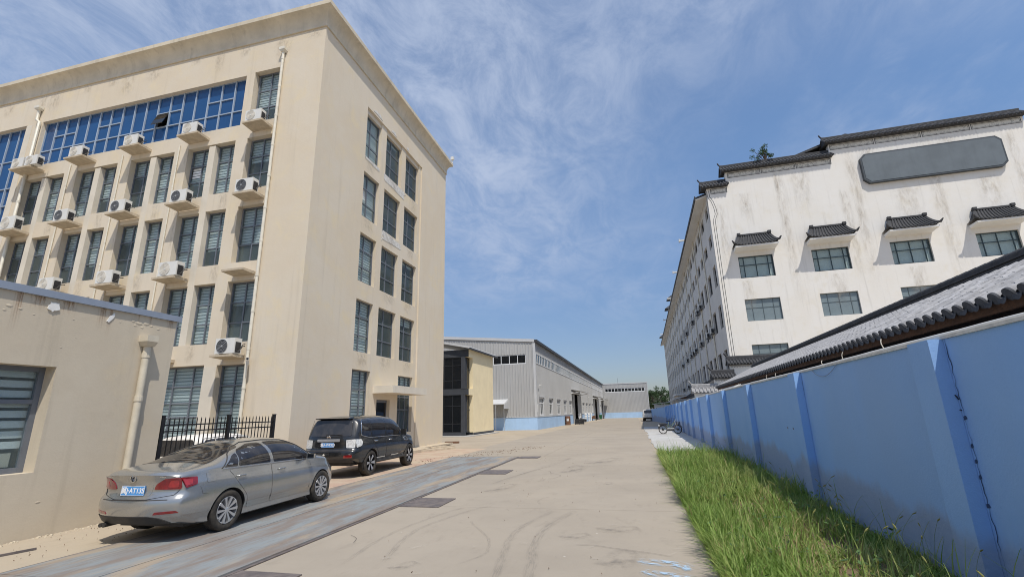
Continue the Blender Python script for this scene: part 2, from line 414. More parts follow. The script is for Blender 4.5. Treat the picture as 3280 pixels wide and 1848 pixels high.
sheet('soil_strip', 'soil', .735, 3.3, [-6, 20, 21.6], .012)
sheet('paver_apron', 'red_pavers', -11.6, -7.86, [9.2, 20, 25.5], .008)
# marks on the concrete
def decal_mat(name, col, strength, sc_u=6, sc_v=1.2, lo=.35, hi=.75):
    m, nt, p, o = newmat(name)
    uv = nt.nodes.new('ShaderNodeTexCoord').outputs['UV']
    pos = nt.nodes.new('ShaderNodeNewGeometry').outputs['Position']
    s = nt.nodes.new('ShaderNodeSeparateXYZ'); nt.links.new(uv, s.inputs[0])
    a = math_n(nt, 'SUBTRACT', 1.0, math_n(nt, 'MULTIPLY', math_n(nt, 'ABSOLUTE', math_n(nt, 'SUBTRACT', s.outputs[0], .5)), 2.0))
    e = ramp(nt, a, 0, .7)
    e = math_n(nt, 'MULTIPLY', e, ramp(nt, math_n(nt, 'MULTIPLY', s.outputs[1], math_n(nt, 'SUBTRACT', 1.0, s.outputs[1])), 0.0, .12))
    k = ramp(nt, noise(nt, uv, 1.0, 6, .7, sc3=(sc_u, sc_v*6, 1)), lo, hi)
    f = math_n(nt, 'MULTIPLY', math_n(nt, 'MULTIPLY', e, k), strength)
    p.inputs['Base Color'].default_value = rgb(col); p.inputs['Roughness'].default_value = .9
    t = nt.nodes.new('ShaderNodeBsdfTransparent'); mx = nt.nodes.new('ShaderNodeMixShader')
    nt.links.new(f, mx.inputs[0]); nt.links.new(t.outputs[0], mx.inputs[1]); nt.links.new(p.outputs[0], mx.inputs[2])
    nt.links.new(mx.outputs[0], o.inputs[0])
decal_mat('tyre_rubber', (.14, .135, .13), .36, 9, 2.5, .38, .8)
decal_mat('dirt_smear', (.15, .14, .13), .42, 2, .4, .4, .7)
decal_mat('crack_line', (.05, .045, .04), .8, 1, 3, .2, .5)
decal_mat('pale_scuff', (.62, .58, .50), .6, 3, 1.5, .45, .65)
decal_mat('paint_blue', (.40, .58, .76), .72, 3.2, .6, .44, .60)
def crom(pts, n=8):
    P = [Vector(p) for p in pts]; out = []
    for i in range(len(P)-1):
        a, b, c, d = P[max(i-1, 0)], P[i], P[i+1], P[min(i+2, len(P)-1)]
        for k in range(n):
            t = k/n; out.append(.5*((2*b)+(c-a)*t+(2*a-5*b+4*c-d)*t*t+(3*b-a-3*c+d)*t**3))
    return out+[P[-1]]
RIB = [0]
def ribbon(name, pts, w, m, z, parent=road):
    RIB[0] += 1; z = .0095+RIB[0]*.00035
    pts = crom([Vector((p[0], p[1], 0)) for p in pts]); me = bpy.data.meshes.new(name); v = []; f = []; uvs = []
    for i, p in enumerate(pts):
        d = (pts[min(i+1, len(pts)-1)]-pts[max(i-1, 0)]).normalized(); n = Vector((-d.y, d.x, 0))
        for s in (-.5, .5): v.append(p+n*s*w+Vector((0, 0, z)))
    for i in range(len(pts)-1): f.append((2*i, 2*i+1, 2*i+3, 2*i+2))
    me.from_pydata([tuple(x) for x in v], [], f); ul = me.uv_layers.new(name='UVMap')
    for poly in me.polygons:
        for li in poly.loop_indices:
            vi = me.loops[li].vertex_index; ul.data[li].uv = (vi % 2, (vi//2)/(len(pts)-1))
    me.materials.append(MAT[m]); o = put(name, me, parent); o['kind'] = 'structure'; return o
ribbon('tyre_mark', [(-1.2, 9.5), (-1.32, 9.1), (-1.49, 8.34), (-1.55, 7.56), (-1.49, 6.83), (-1.39, 6.32), (-1.28, 5.5), (-1.1, 4.5)], .20, 'tyre_rubber', .010)
ribbon('tyre_mark', [(-1.6, 9.4), (-1.7, 9.1), (-1.91, 8.15), (-1.95, 7.5), (-1.85, 6.7), (-1.72, 5.9), (-1.6, 4.8)], .16, 'tyre_rubber', .014)
ribbon('tyre_mark', [(-3.4, 9.5), (-3.53, 9.25), (-3.74, 8.36), (-3.86, 7.48), (-3.83, 6.6), (-3.7, 5.8)], .12, 'tyre_rubber', .010)
ribbon('tyre_mark', [(-2.9, 9.7), (-3.1, 9.49), (-3.42, 8.48), (-3.56, 7.59), (-3.43, 6.73), (-3.2, 5.9)], .14, 'tyre_rubber', .014)
ribbon('tyre_mark', [(-2.9, 8.4), (-2.79, 8.17), (-2.28, 7.34), (-2.09, 6.74), (-2.09, 6.46), (-2.3, 6.0)], .07, 'tyre_rubber', .018)
ribbon('tyre_mark', [(-1.95, 10.9), (-2.08, 10.6), (-2.1, 10.3), (-1.98, 9.95)], .07, 'tyre_rubber', .010)
ribbon('tyre_mark', [(-3.75, 12.5), (-3.4, 15), (-2.9, 17.5), (-2.6, 19.8)], .25, 'dirt_smear', .0)
for x, y, w, l, a in ((-1.0, 7.6, .35, .5, .6), (-2.9, 5.9, .3, .4, 1.0), (-.8, 12.9, .3, .5, 1.4), (-2.6, 13.4, .2, .5, 1.5), (-.4, 8.1, .5, .7, .3), (-2.0, 16, .8, 2.2, 1.5), (-.3, 6.6, .6, .8, 1.2), (-3.3, 12, .5, 1.4, 1.3), (-1.2, 18.5, .9, 2.5, 1.2)):
    d = (math.cos(a)*l/2, math.sin(a)*l/2)
    ribbon('dirt_stain', [(x-d[0], y-d[1]), (x, y), (x+d[0], y+d[1])], w, 'dirt_smear', .020)
for pts, w in (([(-.15, 6.50), (.15, 6.50), (.33, 6.45), (.48, 6.25)], .34), ([(-.10, 6.15), (.1, 6.08), (.3, 6.05), (.5, 5.9)], .28)):
    ribbon('paint_spill', pts, w, 'paint_blue', .024)
random.seed(31)
for k in range(5):
    x, y = random.uniform(-4.2, .3), random.uniform(5.2, 19); a = random.uniform(0, 6.28); pts = [(x, y)]
    for i in range(random.randint(5, 10)):
        a += random.uniform(-.55, .55); x += math.cos(a)*.28; y += math.sin(a)*.28
        if not -4.6 < x < .65: break
        pts.append((x, y))
    if len(pts) > 2: ribbon('crack', pts, .011, 'crack_line', .028)
for k in range(46):
    x, y = random.uniform(-3.6, .4), random.uniform(4.8, 13); a = random.gauss(.6, .5); l = random.uniform(.05, .22)
    ribbon('scuff', [(x, y), (x+math.cos(a)*l*.5, y+math.sin(a)*l*.5), (x+math.cos(a)*l, y+math.sin(a)*l)], random.uniform(.015, .05), 'pale_scuff', .030)
# ---------------------------------------------------------------- weighbridge sunk in the yard
wb = thing('weighbridge', 'long worn steel weighbridge deck, blue paint rubbed to rust, under the grey car', 'weighbridge', (-6.31, 9.82, 0))
def wbx(mb): mb.X = Matrix.Translation((6.31, -9.82, 0)); return mb
for xa, xb in ((-7.75, -6.33), (-6.31, -4.87)):
    for ya, yb in ((-.6, 4.71), (4.72, 9.815), (9.825, 15.0), (15.01, 20.18)):
        wbx(MB()).box(xa, xb, ya, yb, .002, .034).build('deck_plate', 'worn_deck', wb)
wbx(MB()).box(-4.868, -4.82, -.6, 20.2, .002, .016).build('edge_angle', 'deck_plate', wb)
wbx(MB()).box(-7.82, -7.752, -.6, 20.2, .002, .024).build('edge_angle', 'deck_plate', wb)
for i, y in enumerate((4.40, 9.45, 14.6, 19.60)):
    o = MB().box(-.42, .42, 0, .98 if i < 3 else .76, .007, .022).build('cover_plate', 'deck_plate')
    o.location = (-4.37, y, 0)
    tag(o, ('dark steel cover plate cut by the bottom edge of the picture', 'large dark steel cover plate beside the weighbridge, level with the grey car', 'dark steel cover plate beside the weighbridge, level with the black car', 'farthest dark steel cover plate at the end of the weighbridge')[i], 'cover plate', 'cover plates beside the weighbridge')
# ---------------------------------------------------------------- tan office building
OB = thing('office_building', 'tall tan stucco office building with blue ribbon glazing under a flared cornice', 'building', (-11.93, 14.9, 0))
ox, oy = -11.93, 14.9
HX = -24.0   # far left end (local x), beyond the frame
TOPW = 18.85
rows = {5: (14.47, 17.12), 4: (11.24, 13.72), 3: (7.97, 10.46), 2: (4.70, 7.18)}
bays = {'c4': (-18.64, -16.07), 'c3': (-21.97, -19.42), 'c2': (-25.35, -22.79), 'c1': (-28.84, -26.18)}
D = .25
ops = []
lx = lambda x: x-ox
for b, (a, c) in bays.items(): ops.append((lx(a), lx(c), 4.70, 13.72))
ops += [(lx(-28.62), lx(-15.95), 14.47, 17.05), (lx(-15.5), lx(-14.1), 14.47, 17.12)]
for r in (4, 3, 2): ops.append((lx(-15.45), lx(-14.1), *rows[r]))
ops += [(lx(-18.64), lx(-16.05), .35, 3.88), (lx(-15.45), lx(-14.1), .35, 3.85), (lx(-33.6), lx(-29.75), .6, 17.05)]
mb = MB(); grid_wall(mb, HX, 0, 0, TOPW, ops, D, lambda u, z, d: (u, d, z))
# right side wall, facing the road
sides = {5: (14.45, 17.15), 4: (11.22, 13.59), 3: (7.96, 10.36), 2: (4.67, 7.09)}
scols = ((18.6, 20.14), (20.68, 22.46), (23.0, 24.75))
sops = []
for r, (z0, z1) in sides.items():
    for (a, c) in scols: sops.append((a-oy, c-oy, z0, z1))
sops += [(18.6-oy, 20.2-oy, .35, 3.86), (23.0-oy, 24.72-oy, .95, 3.86), (20.9-oy, 22.2-oy, .25, 2.58)]
SD = .24; LEN = 14.16
ra, rb = 18.57-oy, 25.1-oy   # the three columns sit in a shallow recess
def sfn(u, z, d): return (-d, u, z)
r0 = .07
grid_wall(mb, 0, LEN, 0, TOPW, [(ra, rb, 0.0, 17.17)], r0, sfn)
grid_wall(mb, ra, rb, 0.0, 17.17, sops, SD-r0, lambda u, z, d: (-d-r0, u, z))
mb.face([(HX, LEN, 0), (0, LEN, 0), (0, LEN, TOPW), (HX, LEN, TOPW)]); mb.face([(HX, 0, 0), (HX, LEN, 0), (HX, LEN, TOPW), (HX, 0, TOPW)])
mb.face([(HX, 0, TOPW), (0, 0, TOPW), (0, LEN, TOPW), (HX, LEN, TOPW)])
mb.build('wall', 'stucco', OB, recalc=False)
# dark interior shells so that glass does not look into an empty hall
mb = MB()
for z in (4.2, 7.5, 10.75, 14.0, 17.3): mb.box(HX+.3, -.5, .5, LEN-.4, z-.12, z)
for x in (-4.0, -7.3, -10.7, -14.2, -17.5): mb.box(x-.08, x, .5, LEN-.4, .1, 17)
mb.box(HX+.3, -.5, 4.6, 4.7, .1, 17); mb.box(-3.6, -3.5, .5, LEN-.4, .1, 17)
mb.build('inner_walls', 'stucco_pale', OB)
# cornice: cove profile swept round front, road side and back
prof = [(0, TOPW-.10), (.06, TOPW-.10), (.06, TOPW+.06), (.045, TOPW+.08), (.06, TOPW+.22), (.11, TOPW+.40), (.20, TOPW+.55), (.32, TOPW+.655), (.40, TOPW+.69), (.42, TOPW+.70), (.42, TOPW+.90), (0, TOPW+.92)]
mb = MB()
corners = [lambda o, z: (HX, -o, z), lambda o, z: (o, -o, z), lambda o, z: (o, LEN+o, z), lambda o, z: (HX, LEN+o, z)]
ring = [[mb.pt(c(o, z)) for (o, z) in prof] for c in corners]
for A, B in zip(ring, ring[1:]):
    for k in range(len(prof)-1): mb.fi([A[k], B[k], B[k+1], A[k+1]])
mb.build('cornice', 'stucco_cornice', OB, smooth=True, sharp=25)
MB().box(HX, 0.0, 0, LEN, TOPW+.3, TOPW+.9).build('roof_slab', 'slab_concrete', OB)
# piers and spandrels of the front bays
for b, (a, c) in bays.items():
    a, c = lx(a), lx(c); p0 = a+1.15; p1 = p0+.34
    MB().box(p0, p1, .025, D+.1, 4.70, 13.66).build('pier', 'stucco_pale', OB)
    for r in (3, 2):
        z0, z1 = rows[r][1], rows[r+1][0]
        MB().box(a+.002, p0-.002, .05, D+.1, z0, z1).build('spandrel', 'stucco', OB)
        MB().box(p1+.002, c-.002, .012, D+.1, z0, z1).build('spandrel', 'stucco', OB)
    for r in (4, 3, 2):
        z0, z1 = rows[r]
        k = random.random()
        for w0, w1 in ((a, p0), (p1, c)):
            h = z1-z0
            window(OB, 'window', (w0, D, z0), w1-w0, h, (0, .56, 1), (0, .345, .67, 1), 'frame_grey', 'glass', bar=.055,
                   blind=random.choice((1.0, 1.0, .7, 1.0, .36)), open_pane=(0, 1) if (b == 'c4' and r == 4 and w0 == a) else None)
MB().box(lx(-16.05)+.01, lx(-15.45)-.01, -.012, .1, .35, 3.80).build('pier', 'stucco_pale', OB)
MB().box(lx(-15.95)+.005, lx(-15.5)-.005, .02, .3, 14.47, 17.08).build('pier', 'stucco_pale', OB)
MB().box(lx(-29.75)+.005, lx(-28.62)-.7, -.02, .2, 1, 17.0).build('pier', 'stucco_pale', OB)
for r, (z0, z1) in rows.items():
    window(OB, 'window', (lx(-15.45)+.002, D, z0), 1.346, z1-z0, (0, .5, 1), (0, .33, .66, 1), 'frame_grey', 'glass', bar=.06, blind={5: .7, 4: .45, 3: .66, 2: .4}[r])
window(OB, 'window', (lx(-15.45)+.002, D, .35), 1.346, 3.5, (0, .5, 1), (0, .33, .6, .78, 1), 'frame_grey', 'glass', bar=.06, blind=1.0)
window(OB, 'window', (lx(-18.64), D, .35), 2.58, 3.53, (0, .36, .72, 1), (0, .45, .6, .78, 1), 'frame_grey', 'glass', bar=.06, blind=1.0)
# blue ribbon glazing: every pane its own piece
def ribbon_glazing(x0, x1, z0, z1, n, lowf, vents, open_i=None, extra=()):
    W = x1-x0; mb = MB(); pw = W/n; zb = z0+(z1-z0)*lowf; zm = zb+(z1-zb)*.46
    for i in range(n+1): mb.box(x0+i*pw-.028, x0+i*pw+.028, D-.075, D+.03, z0, z1)
    zs = [z0, zb, z1]+list(extra)
    for i in range(n):
        xa, xb = x0+i*pw+.028, x0+(i+1)*pw-.028
        for z in zs: mb.box(xa, xb, D-.06, D+.02, z-.025, z+.025)
        if i in vents: mb.box(xa, xb, D-.06, D+.02, zm-.025, zm+.025)
    f = mb.build('ribbon_window', 'frame_blue', OB)
    for i in range(n):
        xa = x0+i*pw+.03; cells = [(z0, zb), (zb, zm), (zm, z1)] if i in vents else [(z0, zb), (zb, z1)]
        for a, b in cells:
            if i == open_i and a == zb:
                o = MB().box(0, pw-.06, -.015, .015, a-zm, b-zm-.03).build('open_pane', 'glass_smoke', f); o.location = (xa, D-.04, zm); o.rotation_euler = (math.radians(-20), 0, 0)
            else:
                k = ('bp', round(pw, 3), round(b-a, 3))
                if k not in _WC: _WC[k] = box_mesh('pane', 'glass_blue', 0, pw-.06, 0, .01, .027, b-a-.027)
                o = put('pane', _WC[k], f, (xa, D-.015, a))
                o.rotation_euler = (random.uniform(-.006, .006), 0, random.uniform(-.006, .006))
vt = [16-i for i in (1, 2, 5, 6, 10, 11, 14, 15)]
ribbon_glazing(lx(-28.62), lx(-15.95), 14.47, 17.05, 17, .36, vt, 16-6)
ribbon_glazing(lx(-33.6), lx(-29.75), .6, 17.05, 5, .79, [1, 2, 3], None, [12.6, 11.7, 9.6, 8.4, 6.4, 5.2, 3.0])
# road-side windows, door and canopy
for r, (z0, z1) in sides.items():
    for j, (a, c) in enumerate(scols):
        window(OB, 'window', (-SD, a-oy, z0), c-a, z1-z0-(.25 if r == 5 else 0), (0, .45, 1), (0, .33, .68, 1), 'frame_grey', 'glass', PI/2, .06,
               blind=(1.0 if j == 0 else random.choice((.2, .34, .1))) if (j == 0 or random.random() < .6) else None, open_pane=(0, 1) if (r, j) == (4, 0) else None)
        if r == 5: MB().box(-SD-.02, -r0-.05, a-oy, c-oy, z1-.25, z1-.002).build('lintel', 'stucco', OB)
window(OB, 'window', (-SD, 18.6-oy, .35), 1.6, 3.51, (0, .25, .66, 1), (0, .38, .55, .75, 1), 'frame_grey', 'glass', PI/2, .06, blind=1.0)
window(OB, 'window', (-SD, 23.0-oy, .95), 1.72, 2.91, (0, .33, .68, 1), (0, .4, .62, .82, 1), 'frame_grey', 'glass', PI/2, .06, blind=.25)
d = MB().box(-SD-.05, -SD, 20.9-oy, 22.2-oy, .25, 2.58).build('door', 'frame_grey', OB)
for i in range(2): MB().box(-SD, -SD+.012, 21.0-oy, 22.1-oy, .45+i*1.1, 1.4+i*1.05).build('door_panel', 'glass_dark', d)
MB().tube([(-SD+.01, 20.98-oy, 1.25), (-SD+.06, 20.98-oy, 1.25), (-SD+.06, 21.12-oy, 1.25)], .014, 6).build('handle', 'chrome', d)
MB().box(-r0-.01, 1.0, 20.5-oy, 24.3-oy, 2.86, 3.2).build('canopy', 'stucco_pale', OB)
MB().box(.0, 1.3, 20.2-oy, 24.4-oy, 0, .13).build('door_step', 'slab_concrete', OB)
MB().box(.0, .65, 24.6-oy, 29.2-oy, 0, .10).build('plinth_kerb', 'slab_concrete', OB)
# downpipes, ledges
def downpipe(parent, x, y, z0, z1, r, m, hopper=True, jog=None, couplings=()):
    mb = MB(); pts = [(x, y, z0), (x, y, z1)] if not jog else [(x, y, z0), (x, y, z1-jog[1]), (x+jog[0], y, z1-jog[1]+.18), (x+jog[0], y, z1)]
    mb.tube(pts, r, 12)
    o = mb.build('downpipe', m, parent, smooth=True, sharp=40)
    xt = pts[-1][0]
    if hopper:
        h = MB(); h.hexa([(xt-r*1.3, y-r*1.3, z1-.02), (xt+r*1.3, y-r*1.3, z1-.02), (xt+r*1.3, y+r*1.3, z1-.02), (xt-r*1.3, y+r*1.3, z1-.02)],
               [(xt-r*2.4, y-r*2.2, z1+.07), (xt+r*2.4, y-r*2.2, z1+.07), (xt+r*2.4, y+r*1.3, z1+.07), (xt-r*2.4, y+r*1.3, z1+.07)])
        h.box(xt-r*2.4, xt+r*2.4, y-r*2.2, y+r*1.3, z1+.07, z1+.2); h.build('hopper', m, o)
    if couplings:
        k = ('coupling', r, m)
        if k not in _WC: _WC[k] = MB().cyl((0, 0, -.05), (0, 0, .05), r*1.16, 12).mesh('coupling', m)
        for z in couplings: put('coupling', _WC[k], o, (x, y, z))
    return o
downpipe(OB, lx(-14.0), -.09, .6, 17.8, .06, 'pipe_white', couplings=[1.5+1.45*i for i in range(12)])
downpipe(OB, lx(-28.72), -.10, .6, 17.75, .07, 'pipe_white', jog=(-.24, .75), couplings=[3+1.9*i for i in range(7)])
for x, z1 in ((-19.14, 14.0), (-22.5, 14.05), (-25.82, 14.1)):
    downpipe(OB, lx(x), -.04, .6, z1, .03, 'pipe_white', hopper=False, couplings=[2+1.1*i for i in range(11)])
LEDGE = {'c5': (-15.2, -14.18), 'c4': (-18.66, -17.52), 'c3': (-21.98, -20.82), 'c2': (-25.38, -24.2), 'c1': (-29.0, -27.6)}
LZ = {5: 14.0, 4: 10.69, 3: 7.40, 2: 4.07}
for r in (5, 4, 3, 2):
    for b, (a, c) in LEDGE.items():
        if r == 2 and b not in ('c5', 'c4'): continue
        o = MB().hexa([(lx(a), -.64, LZ[r]-.0), (lx(c), -.64, LZ[r]), (lx(c), -.002, LZ[r]-.03), (lx(a), -.002, LZ[r]-.03)],
                  [(lx(a), -.64, LZ[r]+.08), (lx(c), -.64, LZ[r]+.08), (lx(c), -.002, LZ[r]+.09), (lx(a), -.002, LZ[r]+.09)]).build('ledge', 'slab_concrete', OB)
# flaked plaster on the road side
def flake(parent, outline, fn, m, name='plaster_patch', t=.012):
    n = len(outline); c = (sum(p[0] for p in outline)/n, sum(p[1] for p in outline)/n); rnd = []
    for i in range(n):
        a, b = Vector(outline[i]), Vector(outline[(i+1) % n])
        for k in range(4):
            p = a.lerp(b, k/4); q = p+(p-Vector(c))*random.uniform(-.16, .16); rnd.append(q)
    mb = MB(); mb.prism([fn(p.x, p.y, 0) for p in rnd], Vector(fn(0, 0, t))-Vector(fn(0, 0, 0)))
    return mb.build(name, m, parent)
for pts in (((19.1, 17.28), (20.0, 17.3), (19.8, 17.5), (19.3, 17.45)), ((21.0, 17.26), (21.6, 17.28), (21.5, 17.48), (21.1, 17.42)), ((22.9, 17.25), (23.2, 17.25), (23.1, 17.45), (22.95, 17.4))):
    flake(OB, [(p[0]-oy, p[1]) for p in pts], lambda u, z, d: (.002+d, u, z), 'plaster_patch')
for pts in (((20.7, 14.05), (22.9, 13.9), (23.0, 14.3), (22.6, 14.42), (20.7, 14.42)), ((20.72, 10.75), (22.6, 10.8), (22.7, 11.1), (20.75, 11.2)), ((18.65, 14.3), (20.1, 14.25), (20.0, 14.42), (18.7, 14.44)), ((20.6, 10.6), (20.66, 10.6), (20.7, 11.2), (20.6, 11.2))):
    flake(OB, [(p[0]-oy, p[1]) for p in pts], lambda u, z, d: (-r0+.002+d, u, z), 'plaster_patch')
# ---------------------------------------------------------------- air conditioners
def ac_mesh_parts(w, h, dpt, dark):
    mb = MB(); mb.box(0, w, 0, dpt, .03, h); mb.box(.08, .2, .02, dpt-.02, 0, .03); mb.box(w-.2, w-.08, .02, dpt-.02, 0, .03)
    body = mb.mesh('casing', 'plastic_white')
    r = h*.41; g = MB(); c = (w*.36, -.012, h*.52)
    g.lathe([(0, 0), (r, 0), (r, .010), (0, .010)], 'y', c, 24)
    fan = g.mesh('fan_panel', 'plastic_dark' if dark else 'plastic_cream')
    k = MB()
    for rr in (.22, .42, .62, .82, 1.0):
        k.lathe([(r*rr, -.018), (r*rr+.006, -.018), (r*rr+.006, -.008), (r*rr, -.008), (r*rr, -.018)], 'y', (c[0], 0, c[2]), 24)
    k.lathe([(0, -.022), (r*.14, -.022), (r*.14, -.010)], 'y', (c[0], 0, c[2]), 12)
    grille = k.mesh('grille', 'metal_grey' if dark else 'plastic_white')
    v = MB(); v.box(w+.001, w+.018, .05, dpt-.05, h*.1, h*.75)
    v.tube([(w+.02, .1, h*.2), (w+.10, .12, h*.15), (w+.13, .2, h*.35), (w+.08, .3, h*.5), (w+.05, dpt+.1, h*.55)], .016, 6)
    v.tube([(w+.02, .15, h*.3), (w+.13, .17, h*.4), (w+.15, .25, h*.6), (w+.06, dpt+.1, h*.7)], .013, 6)
    valve = v.mesh('valve_cover', 'plastic_dark')
    return body, fan, grille, valve
ACM = {}
def ac_unit(loc, rz, dims, dark, label, group):
    k = (dims, dark)
    if k not in ACM: ACM[k] = ac_mesh_parts(*dims, dark)
    t = thing('air_conditioner', label, 'air conditioner', loc, rz, group)
    for n, me in zip(('casing', 'fan_panel', 'grille', 'valve_cover'), ACM[k]): put(n, me, t)
    return t
ROWN = {5: 'top row of ledges', 4: 'second row of ledges', 3: 'third row of ledges', 2: 'lowest ledge'}
COLN = {'c5': 'beside the corner downpipe', 'c4': 'second from the corner downpipe', 'c3': 'third from the corner downpipe', 'c2': 'fourth from the corner downpipe', 'c1': 'fifth from the corner downpipe'}
G = 'air conditioners on the tan building'
for (b, r, x, dims, dark) in (('c5', 5, -15.1, (.78, .52, .3), 0), ('c4', 5, -18.45, (.78, .52, .3), 0), ('c3', 5, -21.8, (.8, .52, .3), 0), ('c2', 5, -25.15, (.8, .52, .3), 0),
        ('c1', 5, -28.05, (.8, .52, .3), 0), ('c5', 4, -15.12, (.84, .58, .32), 1), ('c4', 4, -18.45, (.82, .56, .32), 1), ('c3', 4, -21.8, (.82, .56, .32), 1),
        ('c2', 4, -25.15, (.82, .56, .32), 1), ('c1', 4, -28.6, (.92, .66, .34), 0), ('c4', 3, -18.4, (.92, .62, .34), 0), ('c3', 3, -21.75, (.88, .58, .34), 0), ('c2', 3, -25.1, (.88, .58, .34), 0), ('c5', 2, -15.02, (.86, .60, .34), 1)):
    if r == 2: lb = 'white air conditioner with dark fan on the lowest ledge, above the fence end'
    else: lb = 'white air conditioner on the %s, %s' % (ROWN[r], COLN[b])
    ac_unit((x, oy-.60, LZ[r]+.085), 0, dims, dark, lb, G)
ac_unit((-28.95, oy-.60, LZ[5]+.085), 0, (.78, .52, .3), 0, 'extra white air conditioner crammed at the outer end of a shared top ledge', G)
# ---------------------------------------------------------------- security cameras
def cctv(loc, rz, label):
    t = thing('security_camera', label, 'security camera', loc, rz, 'security cameras on the walls')
    MB().box(-.05, .05, -.02, .0, -.06, .06).tube([(0, -.01, 0), (0, -.14, -.02), (0, -.16, .06)], .015, 6).build('bracket', 'plastic_white', t)
    MB().box(-.045, .045, -.36, -.06, .06, .15).box(-.055, .055, -.40, -.05, .15, .16).build('housing', 'plastic_white', t)
    MB().cyl((0, -.365, .105), (0, -.36, .105), .035, 10).build('lens', 'black_paint', t)
    return t
cctv((-13.95, oy-.10, 3.86), .7, 'small white security camera under the lowest air conditioner ledge')
MB().cyl((.38, LEN+.3, TOPW+.9), (.38, LEN+.3, TOPW+1.2), .03, 6).box(.28, .5, LEN+.2, LEN+.4, TOPW+1.2, TOPW+1.42).build('roof_lamp', 'plastic_white', OB)
# ---------------------------------------------------------------- low gatehouse
GH = thing('gatehouse', 'low tan stucco building with a blue-grey roof edge and drainpipe', 'building', (-9.75, 8.2, 0))
mb = MB(); gy = 8.2
wo = [(3.4-gy, 6.1-gy, 1.03, 2.76)]
grid_wall(mb, -7.0, 0, 0, 3.93, wo, .25, lambda u, z, d: (-d, u, z))
mb.face([(0, 0, 0), (0, 0, 3.93), (-6, 0, 3.93), (-6, 0, 0)]); mb.face([(0, -7, 0), (-6, -7, 0), (-6, -7, 3.93), (0, -7, 3.93)]); mb.face([(-6, -7, 0), (-6, 0, 0), (-6, 0, 3.93), (-6, -7, 3.93)])
mb.build('wall', 'gate_stucco' if 'gate_stucco' in MAT else 'stucco', GH, recalc=False)
MB().box(-6.05, .05, -7.05, .07, 3.931, 4.055).build('roof_edge', 'metal_blue_grey', GH)
MB().box(-5.9, -.35, -6.8, -.1, .05, .1).box(-3.0, -2.9, -6.8, -.1, .1, 3.9).build('inner_walls', 'stucco_pale', GH)
w = window(GH, 'window', (-.25, 3.4-gy, 1.03), 2.7, 1.73, (0, .34, .67, 1), (0, .66, 1), 'frame_grey', 'glass', PI/2, .085, fd=.07)
ml = box_mesh('slat', 'blind_white', .06, 2.64, .11, .117, 0, .115)
for i in range(9):
    z = 1.66-.165*i
    if z-.115 > .38: put('slat', ml, w, (0, 0, z-.115))
MB().box(1.85, 2.55, .12, .15, .10, .32).build('sill_box', 'stucco_pale', w)
p = downpipe(GH, .08, 7.57-gy, .0, 3.32, .066, 'pipe_cream', couplings=[.85, 2.25, 3.12])
# peeled paint flaps, rust stains and blisters under the roof edge
def gfn(u, z, d): return (.002+d, u-gy, z)
flake(GH, ((5.76, 3.74), (5.84, 3.70), (5.94, 3.75), (5.91, 3.85), (5.79, 3.86)), gfn, 'paper_white', 'peeled_flap', .02)
flake(GH, ((6.75, 3.70), (6.79, 3.67), (6.88, 3.80), (6.86, 3.86), (6.79, 3.80)), gfn, 'paper_white', 'peeled_flap', .012)
mat('blister', (.56, .485, .37), .9, .06, 1.0)
for (u, z, s) in ((7.25, 3.78, .06), (7.38, 3.76, .10), (7.52, 3.77, .09), (7.64, 3.74, .05), (7.3, 3.70, .05), (7.45, 3.68, .05), (7.8, 3.70, .05), (6.3, 3.82, .05), (6.45, 3.80, .04), (6.2, 3.62, .03), (5.25, 3.68, .07), (5.4, 3.66, .05), (5.2, 3.6, .04), (6.1, 3.1, .025), (6.3, 3.3, .02), (7.0, 3.72, .04), (5.6, 3.6, .03), (6.25, .55, .05)):
    mb = MB(); pts = []; n = 11
    ph = random.random()*6
    s *= .8; rim = [(u+math.cos(2*PI*k/n)*s*random.uniform(.7, 1.3), z+math.sin(2*PI*k/n)*s*.45*random.uniform(.7, 1.3)) for k in range(n)]
    mid = [(u+(a-u)*.55, z+(b-z)*.55) for a, b in rim]
    R_ = [mb.pt(gfn(a, b, -.003)) for a, b in rim]; Mi = [mb.pt(gfn(a, b, s*.08)) for a, b in mid]
    for k in range(n): mb.fi([R_[k], R_[(k+1) % n], Mi[(k+1) % n], Mi[k]])
    mb.fi(Mi); mb.build('paint_blister', 'blister', GH, smooth=True)
def rust_mat():
    m, nt, p, o = newmat('rust_stain')
    uv = nt.nodes.new('ShaderNodeTexCoord').outputs['UV']; s = nt.nodes.new('ShaderNodeSeparateXYZ'); nt.links.new(uv, s.inputs[0])
    k = ramp(nt, noise(nt, uv, 1.0, 5, .7, sc3=(9, .8, 1)), .42, .72)
    a = math_n(nt, 'SUBTRACT', 1.0, math_n(nt, 'MULTIPLY', math_n(nt, 'ABSOLUTE', math_n(nt, 'SUBTRACT', s.outputs[0], .5)), 2.0))
    f = math_n(nt, 'MULTIPLY', math_n(nt, 'MULTIPLY', k, ramp(nt, a, 0, .6)), ramp(nt, s.outputs[1], 0, 1, 0, .8))
    p.inputs['Base Color'].default_value = rgb((.30, .13, .04)); p.inputs['Roughness'].default_value = .95
    t = nt.nodes.new('ShaderNodeBsdfTransparent'); mx = nt.nodes.new('ShaderNodeMixShader')
    nt.links.new(f, mx.inputs[0]); nt.links.new(t.outputs[0], mx.inputs[1]); nt.links.new(p.outputs[0], mx.inputs[2]); nt.links.new(mx.outputs[0], o.inputs[0])
rust_mat()
STN = [0]
